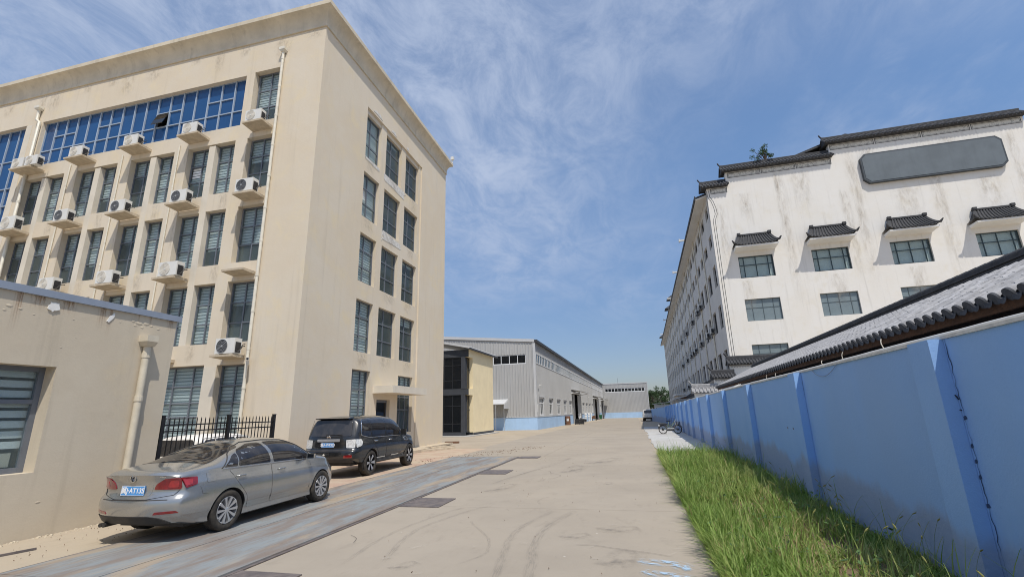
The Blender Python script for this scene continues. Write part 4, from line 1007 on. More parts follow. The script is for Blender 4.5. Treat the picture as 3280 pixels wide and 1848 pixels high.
# front windows and tiled hoods
for j, c in enumerate(hc):
    window(HO, 'window', (c-1.34, .14, 12.40+z0), 2.70, 1.90, (0, .15, .5, .85, 1), (0, .60, 1), 'frame_teal', 'glass', bar=.075, blind=None)
    MB().box(c-1.25, c+1.27, .30, .32, 12.45+z0, 14.25+z0).build('curtain', 'curtain_pale', HO)
    for (a, b) in ((8.68, 10.54), (4.85, 6.72)):
        window(HO, 'window', (c-1.34, .14, a+z0), 2.70, b-a, (0, .2, .5, .8, 1), (0, .6, 1), 'frame_film', 'glass_film', bar=.045)
    x0, x1, xa, xb = c-1.70, c+1.76, c-1.06, c+1.36; zr, ze = 16.26, 15.10
    f = bpy.data.objects.new('tile_hood', None); COL.objects.link(f); f.parent = HO
    mb = MB()
    NU = 12; pr = []
    def hp(t, s):   # t across 0..1, s down the slope 0..1 (concave sweep)
        xt = xa+(xb-xa)*t; xe = x0+(x1-x0)*t; q = s**.9
        lift = .22*abs(2*t-1)**5*s**2
        return (xt+(xe-xt)*q, -.08-1.06*s, zr-(zr-ze)*(1.38*s-.38*s*s)+lift)
    G_ = [[mb.pt(hp(i/NU, k/5)) for i in range(NU+1)] for k in range(6)]
    for k in range(5):
        for i in range(NU): mb.fi([G_[k][i], G_[k+1][i], G_[k+1][i+1], G_[k][i+1]])
    # hipped cheeks back to the wall
    for s_, e_ in ((0, -1), (NU, 1)):
        w0 = [mb.pt((hp(s_/NU, k/5)[0]+e_*.0, -.002, hp(s_/NU, k/5)[2]-.12*(k/5))) for k in range(6)]
        for k in range(5): mb.fi([G_[k][s_], w0[k], w0[k+1], G_[k+1][s_]])
    mb.build('hood_roof', 'tile_dark', f, smooth=True, sharp=50)
    t = MB()
    for i in range(14):
        q = (i+.5)/14; t.tube([hp(q, k/5)[:2]+(hp(q, k/5)[2]+.02,) for k in range(6)], .072, 6)
    t.build('hood_tiles', 'tile_dark', f, smooth=True)['kind'] = 'stuff'
    r = MB().box(xa-.12, xb+.12, -.24, -.002, zr-.05, zr+.09)
    for q, e_ in ((0.0, -1), (1.0, 1)):
        r.tube([hp(q, k/5) for k in range(6)]+[(hp(q, 1)[0]+e_*.16, -1.26, hp(q, 1)[2]+.22)], [.10]*6+[.04], 6)
        r.box(hp(q, 0)[0]-.13, hp(q, 0)[0]+.13, -.3, -.1, zr, zr+.20)
    r.build('hood_ridge', 'tile_dark', f)
    MB().hexa([(x0+.1, -1.07, 14.96), (x1-.1, -1.07, 14.96), (x1-.12, -.003, 14.84), (x0+.12, -.003, 14.84)], [(x0+.06, -1.09, 15.08), (x1-.06, -1.09, 15.08), (x1-.1, -.003, 15.06), (x0+.1, -.003, 15.06)]).build('hood_soffit', 'white_plain', f)
# blank signboard with clipped corners
def octo(x0, x1, a, b, c_, y): return [(x0+c_, y, a), (x1-c_, y, a), (x1, y, a+c_), (x1, y, b-c_), (x1-c_, y, b), (x0+c_, y, b), (x0, y, b-c_), (x0, y, a+c_)]
SB = MB().prism(octo(12.2, 21.95, 19.46+z0, 22.12+z0, .36, -.30), (0, .298, 0)).build('signboard', 'sign_edge', HO)
MB().prism(octo(12.32, 21.83, 19.58+z0, 22.0+z0, .34, -.318), (0, .016, 0)).build('sign_face', 'sign_grey', SB)
random.seed(13)
for (x, zt, h, w_) in ((5.9, 21.6, 13, .5), (11.5, 22.9, 14, .55), (17.1, 22.9, 14, .6), (22.7, 22.9, 14, .5), (5.75, 21.7, 3.0, .25), (10.6, 19.5, 9, .5), (3.0, 20.2, 3, .7), (7.6, 21.6, 4, .9), (15.0, 18.9, 3.5, 1.2), (20.5, 19.0, 3.2, 1.1), (2.2, 12.2, 3, .6), (8.9, 12.2, 3, .8), (14.3, 12.2, 3.2, .8), (.9, 19.5, 8, .5), (12.9, 22.9, 3, .8), (18.6, 22.9, 3, 1.0)):
    zt += z0; stain(HO, [(x-w_, -.005, zt-h), (x+w_, -.005, zt-h), (x+w_, -.005, zt), (x-w_, -.005, zt)], 'hotel_stain', 'water_stain')
# side windows (one shared window model per row height)
for (z, t_) in srows:
    for (a, b) in sw:
        window(HO, 'side_window', (.16, b, z+z0), b-a, t_-z, (0, .5, 1), (0, 1), 'frame_dark', 'glass_dark', -PI/2, .09)
pp_ = MB().cyl((0, 0, 0), (0, 0, 20.5), .07, 8).mesh('downpipe', 'pipe_white')
for i in range(16): put('downpipe', pp_, HO, (-.08, 6.75+6.46*i, .1))
for i, s in enumerate((12.5, 26, 43, 64, 85)):
    o = MB().box(-.55, .05, -.12, .12, -.05, .12).box(-.62, -.5, -.2, .2, -.12, .2).build('floodlight', 'plastic_white'); o.parent = HO; o.location = (-1.0, s, EZH+.12)
ordw = ['first', 'second', 'third', 'fourth', 'fifth', 'sixth', 'seventh', 'eighth', 'ninth', 'tenth', 'eleventh', 'twelfth', 'thirteenth', 'fourteenth', 'fifteenth', 'sixteenth', 'seventeenth', 'eighteenth', 'nineteenth', 'twentieth']
rn = ['top', 'second', 'third', 'fourth', 'lowest']
HM = Matrix.Translation(HO.location) @ Matrix.Rotation(RR, 4, 'Z')
for (g, r_) in ((1, 3), (2, 3), (4, 3), (3, 2), (4, 2), (6, 3), (7, 3), (8, 3), (10, 3), (11, 4), (9, 4), (13, 3), (6, 2), (9, 2), (12, 2), (14, 4)):
    s = .95+3.23*g+2.35; p = HM @ Vector((-.36, s+.4, srows[r_][0]+.35))
    u = ac_unit(p, RR-PI/2, (.82, .58, .32), 1, 'air conditioner on the grey hotel side, %s window row, after the %s window' % (rn[r_], ordw[g]), 'air conditioners on the hotel side wall')
    MB().box(.0, .82, .0, .36, -.05, -.005).build('bracket', 'metal_dark', u)
# shrub rooted on the middle cap
def leaf_cloud(mb, c, rad, n, size, flat=.5):
    for _ in range(n):
        d = Vector((random.gauss(0, 1), random.gauss(0, 1), random.gauss(0, 1))).normalized()*(random.random()**.45)
        p = Vector(c)+Vector((d.x*rad[0], d.y*rad[1], d.z*rad[2]))
        a = Vector((random.gauss(0, 1), random.gauss(0, 1), random.gauss(0, .6))).normalized(); b = a.cross(Vector((random.gauss(0, 1), random.gauss(0, 1), random.gauss(0, 1)))).normalized()
        s = size*random.uniform(.6, 1.5); w_ = s*.42
        mb.face([p-a*s*.5, p+b*w_*.5, p+a*s*.5, p-b*w_*.5])
SH = thing('roof_shrub', 'small wild shrub growing out of the tiles on the middle gable step', 'shrub', (0, 0, 0))
SH.scale = (.85, .85, .8); SH.location = HM @ Vector((5.3, .3, 22.9+z0)); SH.rotation_euler = (0, 0, RR)
mb = MB(); mf = MB()
for i in range(16):
    a = random.uniform(0, 6.28); q = Vector((math.cos(a)*random.uniform(.1, 1.25), math.sin(a)*.5, random.uniform(.45, 1.9)))
    mb.tube([(0, 0, 0), q*.5+Vector((0, 0, .15)), q], [.05, .035, .012], 5)
    leaf_cloud(mf, q, (.30, .30, .26), 60, .15)
mb.build('stem', 'bark', SH); mf.build('foliage', 'leaf', SH, recalc=False)
# ---------------------------------------------------------------- grey steel warehouse
WHR = -math.radians(.7); WHZ = gz(55.64)
WH = thing('warehouse', 'long grey corrugated steel warehouse with light blue plinth', 'warehouse', (-11.12, 55.64, WHZ), WHR)
WL = 105.0; SLO = math.tan(math.radians(.229))
b0 = -WHZ
def wlz(y, z): return z
EAV = 10.3+b0
wins = [(1.6+6.35*i, 1.6+6.35*i+3.1) for i in range(5)]+[(42.5, 44), (46.4, 49.8), (52.7, 56.2), (59.3, 62.7), (65.9, 68.4), (86, 88.6), (92, 94.2)]
doors = [(30.6, 41.6), (70.2, 84.6), (95.6, 103.5)]
strip = (.6, 104.2, 7.55+b0, 8.78+b0)
ops = [(a, b, 1.42+b0, 3.58+b0) for a, b in wins]+[(a, b, -.5, 4.95+b0) for a, b in doors]+[strip]
PL = 1.27+b0
mb = MB(); grid_wall(mb, 0, WL, -.5, EAV, ops, .2, lambda u, z, d: (-d, u, z))
GW = 30.0; gops = [(-5.25, -1.1, 7.52+b0, 8.64+b0)]
def gtop(x): return EAV+.09*(-x) if x > -15 else EAV+.09*(30+x)
xs = [-GW, -15, -5.25, -1.1, 0]
for a, b in zip(xs, xs[1:]):
    if (a, b) == (-5.25, -1.1):
        mb.face([(a, 0, -.5), (b, 0, -.5), (b, 0, 7.52+b0), (a, 0, 7.52+b0)]); mb.face([(a, 0, 8.64+b0), (b, 0, 8.64+b0), (b, 0, gtop(b)), (a, 0, gtop(a))])
        for q in ([(a, 0, 7.52+b0), (b, 0, 7.52+b0), (b, .2, 7.52+b0), (a, .2, 7.52+b0)], [(a, 0, 8.64+b0), (b, 0, 8.64+b0), (b, .2, 8.64+b0), (a, .2, 8.64+b0)]): mb.face(q)
    else: mb.face([(a, 0, -.5), (b, 0, -.5), (b, 0, gtop(b)), (a, 0, gtop(a))])
mb.face([(-GW, 0, -.5), (-GW, WL, -.5), (-GW, WL, EAV), (-GW, 0, EAV)])
mb.face([(-GW, WL, -.5), (0, WL, -.5), (0, WL, EAV), (-15, WL, gtop(-15)), (-GW, WL, EAV)])
mb.build('wall', 'steel_grey', WH, recalc=False)
def ribs_span(mb, u, z0, z1, ops_, fn, w_=.05, d=.04):
    cur = z0
    for (a, b, c, e) in sorted(ops_, key=lambda o: o[2]):
        if a-.03 < u < b+.03:
            if c-.05 > cur: fn(mb, u, cur, c-.05)
            cur = max(cur, e+.05)
    if z1 > cur: fn(mb, u, cur, z1)
rb = MB(); fnside = lambda m, u, a, b: m.hexa([(0, u-.06, a), (.045, u-.025, a), (.045, u+.025, a), (0, u+.06, a)], [(0, u-.06, b), (.045, u-.025, b), (.045, u+.025, b), (0, u+.06, b)])
u = .3
while u < WL-.1: ribs_span(rb, u, PL+.12, EAV-.25, ops, fnside); u += .42
fng = lambda m, u, a, b: m.hexa([(u-.06, 0, a), (u-.025, -.045, a), (u+.025, -.045, a), (u+.06, 0, a)], [(u-.06, 0, b), (u-.025, -.045, b), (u+.025, -.045, b), (u+.06, 0, b)])
u = -.35
while u > -GW: ribs_span(rb, u, PL+.12, gtop(u)-.3, gops, fng); u -= .34
rb.build('cladding_ribs', 'steel_grey', WH, recalc=True)['kind'] = 'stuff'
pl = MB()
segs = []; cur = 0.0
for a, b in doors: segs.append((cur, a)); cur = b
segs.append((cur, WL))
for a, b in segs: MB().box(-.1, .07, a, b, -.6, PL).build('plinth', 'blue_plinth', WH)
pl.box(-GW, .068, -.07, -.001, -.6, PL-.002); pl.build('plinth', 'blue_plinth', WH)
fl = MB()
for a, b in segs: MB().box(.0, .11, a, b, PL+.002, PL+.07).build('flashing', 'steel_trim', WH)
fl.box(-GW, .105, -.11, -.0, PL+.004, PL+.072); fl.build('flashing', 'steel_trim', WH)
tr = MB(); tr.box(-.22, .075, -.075, .22, PL+.08, EAV-.02); tr.build('corner_trim', 'steel_trim', WH)
gt = MB(); gt.box(-.05, .35, -.12, WL, EAV-.28, EAV+.02).build('gutter', 'metal_dark', WH)
rt = MB(); rt.prism([(.02, -.14, EAV-.26), (-15, -.14, gtop(-15)-.26), (-GW, -.14, EAV-.26), (-GW, -.14, EAV+.08), (-15, -.14, gtop(-15)+.08), (.02, -.14, EAV+.08)], (0, .13, 0)); rt.build('verge_trim', 'steel_trim', WH)
rf = MB(); rf.prism([(.1, .0, EAV+.03), (-15, .0, gtop(-15)+.03), (-GW, .0, EAV+.03), (-GW, 0, EAV-.05), (-15, 0, gtop(-15)-.05), (.1, 0, EAV-.05)], (0, WL, 0)); rf.build('roof', 'metal_grey', WH)
MB().box(-GW+.5, -.8, .7, WL-.5, -.2, .02).box(-6, -5.9, .6, WL, 0, 9).box(-GW+.4, -.5, 1.2, 1.3, 0, 9.6).build('inner_walls', 'metal_dark', WH)
# strip window: white frame, each pane its own piece
f = MB(); a, b, c, e = strip
for z in (c, e-.1): f.box(-.05, .06, a, b, z, z+.1)
n = 96; pw = (b-a)/n
for i in range(n+1): f.box(-.04, .05, a+i*pw-.05, a+i*pw+.05, c+.1, e-.1)
f = f.build('strip_window', 'frame_white', WH)
pm_ = box_mesh('pane', 'glass_smoke', -.005, .005, .05, pw-.05, 0, e-c-.2)
for i in range(n): put('pane', pm_, f, (0.0, a+i*pw, c+.1))
for a, b in wins:
    window(WH, 'window', (-.06, a, 1.42+b0), b-a, 2.16, (0, .33, .67, 1), (0, .68, 1), 'frame_white', 'glass_dark', PI/2, .16, fd=.10)
    MB().box(.0, .10, a-.1, b+.1, 3.6+b0, 3.68+b0).build('window_hood', 'steel_trim', WH)
window(WH, 'window', (-5.25, .05, 7.52+b0), 4.15, 1.12, (0, .25, .5, .75, 1), (0, 1), 'frame_white', 'glass_smoke', 0, .09)
for a, b in doors:
    d = MB().box(-.35, -.27, a, a+(b-a)*.36, -.3, 4.9+b0).build('sliding_door', 'metal_dark', WH)
    d2 = MB().box(.10, .17, a+(b-a)*.62, b+1.6, -.25, 4.8+b0).build('sliding_door', 'steel_grey', WH)
    d3 = MB().box(.03, .09, a+.6, a+(b-a)*.28, -.25, 4.85+b0).build('sliding_door', 'steel_grey', WH)
    MB().box(-.02, .26, a-.4, b+2, 4.95+b0, 5.2+b0).build('door_track', 'frame_white', WH)
    MB().prism([(.02, a-.6, 5.62+b0), (1.9, a-.6, 5.25+b0), (1.9, a-.6, 5.33+b0), (.02, a-.6, 5.72+b0)], (0, b-a+1.6, 0)).build('canopy', 'steel_trim', WH)
    br = MB()
    for y in (a-.5, b+.9): br.tube([(.02, y, 4.9+b0), (1.7, y, 5.22+b0)], .05, 5)
    br.build('canopy_bracket', 'steel_trim', WH)
# lean-to shed against the gable
sh = thing('lean_to', 'small pale lean-to porch on thin posts against the grey gable', 'porch', WH.location, WHR)
MB().prism([(-6.2, -.01, 3.32+b0), (-6.2, -1.9, 2.78+b0), (-6.2, -1.9, 2.86+b0), (-6.2, -.01, 3.42+b0)], (2.8, 0, 0)).build('roof', 'steel_trim', sh)
MB().prism([(-3.42, -.01, 3.30+b0), (-3.42, -1.9, 2.76+b0), (-3.42, -1.9, 2.3+b0), (-3.42, -.01, 2.3+b0)], (.05, 0, 0)).build('side_panel', 'steel_trim', sh)
pmq = MB().cyl((0, 0, -.3), (0, 0, 2.78+b0), .03, 6).mesh('post', 'metal_grey')
for x in (-4.45, -3.45): put('post', pmq, sh, (x, -1.85, 0))
WHM = Matrix.Translation(WH.location) @ Matrix.Rotation(WHR, 4, 'Z')
cctv(WHM @ Vector((.08, 1.2, 4.9+b0)), PI/2+.3, 'white security camera near the warehouse corner')
cctv(WHM @ Vector((.08, 57.5, 4.9+b0)), PI/2+.3, 'white security camera between the two far warehouse doorways')
o = MB().box(.07, .10, .2, .42, 1.9+b0, 2.75+b0).build('notice_board', 'paper_white'); o.location = WH.location; o.rotation_euler = (0, 0, WHR); tag(o, 'narrow white notice on the warehouse corner above the plinth', 'notice')
# far end warehouse
EH = thing('end_warehouse', 'lower grey corrugated warehouse closing the lane, with dark window strip', 'warehouse', WHM @ Vector((0, WL+.4, 0)), WHR)
W2 = 14.36; T2 = 10.42+b0; gg = -.6+b0
wo = (.75, 13.5, 7.62+b0, 8.85+b0)
mb = MB(); grid_wall(mb, -.0, W2, -1.2, T2, [wo], .2, lambda u, z, d: (u, d, z))
mb.face([(W2, 0, -1.2), (W2, 40, -1.2), (W2, 40, T2), (W2, 0, T2)]); mb.face([(0, 40, -1.2), (W2, 40, -1.2), (W2, 40, T2), (0, 40, T2)]); mb.face([(0, 0, T2), (W2, 0, T2), (W2, 40, T2), (0, 40, T2)]); mb.face([(0, .4, -1.2), (0, 40, -1.2), (0, 40, T2), (0, .4, T2)])
mb.build('wall', 'steel_grey', EH, recalc=False)
rb = MB(); u = .3
while u < W2-.2: ribs_span(rb, u, 1.15+b0, T2-.3, [wo], fng); u += .42
rb.build('cladding_ribs', 'steel_grey', EH)['kind'] = 'stuff'
MB().box(0, W2+.06, -.08, -.002, -1.2, 1.15+b0).build('plinth', 'blue_plinth', EH)
MB().box(0, W2+.1, -.1, 40, T2-.25, T2+.08).build('roof_trim', 'steel_trim', EH)
MB().box(W2-.15, W2+.08, -.078, .3, 1.16+b0, T2-.26).build('corner_trim', 'steel_trim', EH)
MB().box(.5, W2-.5, 1.2, 1.3, -1, 9.5).build('inner_walls', 'metal_dark', EH)
window(EH, 'window', (.75, .05, 7.62+b0), 12.75, 1.23, tuple(i/12 for i in range(13)), (0, 1), 'frame_white', 'glass_smoke', 0, .16)
MB().cyl((5, 3, T2), (5, 3, T2+1.9), .03, 5).build('aerial', 'metal_dark', EH)
# ---------------------------------------------------------------- yellow annex with charcoal glazing
YR = -math.radians(2.0)
YB = thing('yellow_annex', 'two-storey pale yellow annex with charcoal glazed corner', 'building', (-14.35, 40.97, -.08), YR)
YT = 7.68; Ld = 6.95
mb = MB(); grid_wall(mb, 1.05, Ld, 0, YT, [], .2, lambda u, z, d: (-d, u, z))
mb.face([(0, 0, 3.55), (0, 1.05, 3.55), (0, 1.05, 4.12), (0, 0, 4.12)])
mb.face([(0, 0, 6.95), (0, 1.05, 6.95), (0, 1.05, YT), (0, 0, YT)])
for (a, b) in ((.3, 3.55), (4.12, 6.95)):
    mb.face([(0, 1.05, a), (0, 1.05, b), (-.35, 1.05, b), (-.35, 1.05, a)])
mb.face([(0, 0, 3.55), (0, 1.05, 3.55), (-.35, 1.05, 3.55), (-.35, 0, 3.55)]); mb.face([(0, 0, 6.95), (0, 1.05, 6.95), (-.35, 1.05, 6.95), (-.35, 0, 6.95)])
mb.face([(0, 0, 4.12), (0, 1.05, 4.12), (-.35, 1.05, 4.12), (-.35, 0, 4.12)])
mb.face([(0, Ld, 0), (-9, Ld, 0), (-9, Ld, YT), (0, Ld, YT)])
mb.build('wall', 'yellow_stucco', YB, recalc=False)
MB().box(-9, .02, 1.10, Ld+.02, -.1, .26).build('plinth', 'charcoal', YB)
fx = MB()
fx.box(-9, -.36, -.02, .25, -.1, .32); fx.box(-9, -.02, .02, .25, 3.58, 4.10); fx.box(-9, -.02, .02, .25, 6.98, YT-.04)
for a, b in ((.32, 3.58), (4.10, 6.98)):
    fx.box(-.75, -.36, .0, .25, a, b); fx.box(-.36, -.30, .25, 1.05, a, a+.06); fx.box(-.36, -.30, .25, 1.05, b-.06, b); fx.box(-.36, -.30, .25, 1.05, (a+b)/2+.3, (a+b)/2+.36); fx.box(-.36, -.28, .25, .33, a, b)
fx.build('charcoal_frame', 'charcoal', YB)
for (a, b, rows_) in ((.32, 3.58, (0, .23, .70, 1)), (4.10, 6.98, (0, .27, .74, 1))):
    window(YB, 'window', (-4.15, .08, a), 3.40, b-a, (0, .25, .5, .75, 1), rows_, 'frame_dark', 'glass_smoke', 0, .06)
    window(YB, 'window', (-7.55, .08, a), 3.38, b-a, (0, .25, .5, .75, 1), rows_, 'frame_dark', 'glass_smoke', 0, .06)
    MB().box(-.345, -.335, .30, 1.03, a+.06, b-.06).build('corner_pane', 'glass_dark', YB)
rf = MB(); rf.prism([(.25, -.35, YT+.0), (.25, Ld+.5, YT), (-6, Ld+.5, YT+1.35), (-6, -.35, YT+1.35)], (0, 0, .10)); rf.build('roof', 'steel_trim', YB)
rr_ = MB()
for i in range(18): rr_.prism([(.27, -.3+i*.45, YT+.11), (-6, -.3+i*.45, YT+1.46), (-6, -.3+i*.45, YT+1.52), (.27, -.3+i*.45, YT+.17)], (0, .05, 0))
rr_.build('roof_ribs', 'steel_trim', YB)['kind'] = 'stuff'
MB().box(.18, .36, -.4, Ld+.7, YT-.10, YT+.05).build('gutter', 'charcoal', YB)
MB().box(-8.5, -.5, 1.6, 1.7, 0, 7.5).box(-8.5, -.5, .6, 6.5, 3.7, 3.8).build('inner_walls', 'metal_dark', YB)
MB().box(-9.2, .45, -1.1, Ld+.3, -.2, .06).build('apron_slab', 'path_white', YB)
# ---------------------------------------------------------------- things standing along the lane
def crate(loc, rz, label):
    t = thing('plastic_crate', label, 'crate', loc, rz, 'black crates by the first warehouse door')
    mb = MB(); w, d, h = 1.5, 1.1, .42
    for (x0, x1, y0, y1) in ((0, w, 0, .05), (0, w, d-.05, d), (0, .05, .05, d-.05), (w-.05, w, .05, d-.05)): mb.box(x0, x1, y0, y1, .06, h)
    for x in (0, w*.5-.06, w-.12): mb.box(x, x+.12, 0, d, 0, .06)
    mb.box(0, w, 0, d, .061, .09); mb.build('tray', 'plastic_dark', t)
    r = MB()
    for z in (.18, .32): r.box(-.015, w+.015, -.015, -.0, z, z+.05); r.box(w, w+.015, 0, d, z, z+.05)
    r.build('rim', 'plastic_dark', t)
    return t
g_ = gz(80)
crate((-9.6, 79.2, g_), .1, 'lower black plastic crate on the ground by the first warehouse door')
crate((-9.55, 79.25, g_+.425), .06, 'upper black plastic crate stacked by the first warehouse door')
bl = thing('oil_drum', 'rusty orange drum with a white label beside the first warehouse door', 'drum', (-10.35, 76.5, gz(76.5)))
MB().lathe([(0, 0), (.42, 0), (.42, .42), (.45, .45), (.42, .48), (.42, .9), (.45, .93), (.42, .96), (.42, 1.35), (.38, 1.37), (.38, 1.33), (0, 1.33)], 'z', n=20).build('body', 'drum_red' if False else 'rust', bl, smooth=True, sharp=40)
MB().prism([(math.cos(a)*.43, math.sin(a)*.43, .62) for a in (-1.9, -1.5, -1.1)]+[(math.cos(a)*.43, math.sin(a)*.43, 1.0) for a in (-1.1, -1.5, -1.9)], (.012, -.012, 0)).build('label', 'paper_white', bl)
mat('bin_green', (.02, .13, .06), .5, .1, 3)
bn = thing('wheelie_bin', 'green wheeled rubbish bin by the farthest warehouse door', 'bin', (-9.3, 136, gz(136)))
MB().hexa([(-.3, -.3, .1), (.3, -.3, .1), (.3, .3, .1), (-.3, .3, .1)], [(-.42, -.42, 1.15), (.42, -.42, 1.15), (.42, .42, 1.15), (-.42, .42, 1.15)]).build('body', 'bin_green', bn)
MB().hexa([(-.45, -.45, 1.16), (.45, -.45, 1.16), (.45, .5, 1.16), (-.45, .5, 1.16)], [(-.42, -.3, 1.32), (.42, -.3, 1.32), (.42, .5, 1.32), (-.42, .5, 1.32)]).build('lid', 'bin_green', bn)
for x in (-.3, .22): MB().cyl((x, .35, .12), (x+.08, .35, .12), .12, 10).build('wheel', 'rubber', bn)
tb = thing('workbench', 'cluttered white-topped bench by the warehouse wall past the black crates', 'bench', (-10.1, 98, gz(98)))
MB().box(-.4, .6, -1.2, 1.2, .7, .78).build('top', 'white_plain', tb)
for x in (-.35, .5):
    for y in (-1.1, 1.05): MB().box(x, x+.06, y, y+.06, 0, .7).build('leg', 'metal_dark', tb)
MB().box(-.3, .5, -.9, .8, .15, .5).build('shelf_box', 'metal_dark', tb)
ct = thing('hand_cart', 'rusty hand cart loaded with parts beside the second warehouse door', 'cart', (-9.9, 120, gz(120)))
MB().box(-.5, .6, -.9, .9, .35, .45).build('bed', 'metal_dark', ct); MB().box(-.35, .45, -.7, .5, .451, 1.15).build('load', 'rust', ct)
for y in (-.6, .5): MB().cyl((-.55, y, .2), (-.45, y, .2), .2, 10).build('wheel', 'rubber', ct); MB().cyl((.55, y, .2), (.65, y, .2), .2, 10).build('wheel', 'rubber', ct)
MB().tube([(-.4, -.9, .45), (-.4, -1.2, 1.1), (.5, -1.2, 1.1), (.5, -.9, .45)], .025, 6).build('handle', 'metal_dark', ct)
mp = MB().box(-.1, .1, -.1, .1, .0, 1.3).box(-.28, .28, -.14, -.1, .95, 1.25).box(-.28, .28, -.14, -.1, 1.4, 1.75).box(-.08, .08, -.1, .1, 1.3, 1.8).mesh('meter_post', 'frame_white')
for i, y in enumerate((92, 104, 111, 117)):
    o = put('pump_post', mp, None, (-10.25, y, gz(y)), (0, 0, .5)); tag(o, ('first', 'second', 'third', 'fourth')[i]+' small white post in the row before the warehouse windows, counted from the crates', 'post', 'posts before the warehouse windows')
o = MB().box(0, .95, 0, .22, 0, .12).build('steel_beam', 'rust'); o.location = (-12.4, 30.6, gz(30.6)); tag(o, 'short rusty steel beam lying at the foot of the tan office corner', 'beam')
for i, (x, y, l, a) in enumerate(((-11.25, 25.6, 1.5, .9), (-10.75, 23.2, 2.4, 1.15))):
    o = MB().box(0, l, -.14, .14, 0, .10).build('kerb_stone', 'slab_concrete'); o.location = (x, y, gz(y)); o.rotation_euler = (0, 0, a)
    tag(o, ('shorter loose kerb stone lying against the office wall', 'longer loose kerb stone lying ahead of the black car')[i], 'kerb stone', 'loose kerb stones by the office')
rs = thing('millstone', 'round tan stone disc leaning behind the nose of the grey car', 'stone disc', (-11.35, 14.15, .42), .25)
MB().lathe([(0, -.06), (.36, -.06), (.42, -.04), (.42, .05), (.36, .06), (0, .06)], 'y', n=28).build('disc', 'stucco', rs, smooth=True, sharp=35)
MB().lathe([(.13, -.085), (.17, -.085), (.17, -.06), (.13, -.06), (.13, -.085)], 'y', n=16).build('ring', 'stucco_cornice', rs)
MB().box(-.5, .5, -.25, .25, -.42, -.40).build('base', 'slab_concrete', rs)
# ---------------------------------------------------------------- cars
mat('paint_silver', (.37, .375, .37), .22, .04, 2, metal=.70, coat=1.0, dust=.13, dustcol=(.36, .32, .26), obj=True)
mat('paint_black', (.010, .011, .013), .25, .1, 2, metal=.1, coat=.8, dust=.18, dustcol=(.09, .08, .065), obj=True)
mat('paint_dusty_white', (.74, .72, .68), .6, .12, 3, dust=.3, dustcol=(.35, .30, .23), obj=True)
mat('car_glass', (.012, .011, .013), .05, .1, 2, spec=.8, dust=.08, obj=True)
mat('car_glass_dusty', (.030, .030, .032), .16, .1, 2, spec=.6, dust=.25, dustcol=(.16, .14, .12), obj=True)
mat('lamp_red', (.20, .004, .006), .12, .25, 14, spec=.7, coat=.8, obj=True)
mat('lamp_red_light', (.36, .02, .02), .15, .2, 14, spec=.7, coat=.8, obj=True)
mat('lamp_clear', (.62, .62, .60), .15, .25, 18, spec=.8, coat=.8, obj=True)
mat('plate_blue', (.07, .27, .60), .4, .05, 3, obj=True)
mat('plate_white', (.8, .8, .8), .5, .02, 3)
mat('trim_black', (.02, .02, .021), .6, .1, 5, dust=.3, dustcol=(.16, .13, .10), obj=True)
def lin(tab, x):
    if x <= tab[0][0]: return tab[0][1]
    for (a, b), (c, d) in zip(tab, tab[1:]):
        if x <= c: return b+(d-b)*(x-a)/(c-a)
    return tab[-1][1]
def smo(tab, x):   # smooth (monotone-ish cubic) interpolation
    n = len(tab)
    if x <= tab[0][0]: return tab[0][1]
    if x >= tab[-1][0]: return tab[-1][1]
    for i in range(n-1):
        if x <= tab[i+1][0]:
            x0, y0 = tab[i]; x1, y1 = tab[i+1]; h = x1-x0
            def slope(j):
                if j <= 0: return (tab[1][1]-tab[0][1])/(tab[1][0]-tab[0][0])
                if j >= n-1: return (tab[-1][1]-tab[-2][1])/(tab[-1][0]-tab[-2][0])
                a = (tab[j][1]-tab[j-1][1])/(tab[j][0]-tab[j-1][0]); b = (tab[j+1][1]-tab[j][1])/(tab[j+1][0]-tab[j][0])
                if a*b <= 0: return 0
                return 2*a*b/(a+b)
            m0, m1 = slope(i), slope(i+1); t = (x-x0)/h
            return (2*t**3-3*t*t+1)*y0+(t**3-2*t*t+t)*h*m0+(-2*t**3+3*t*t)*y1+(t**3-t*t)*h*m1
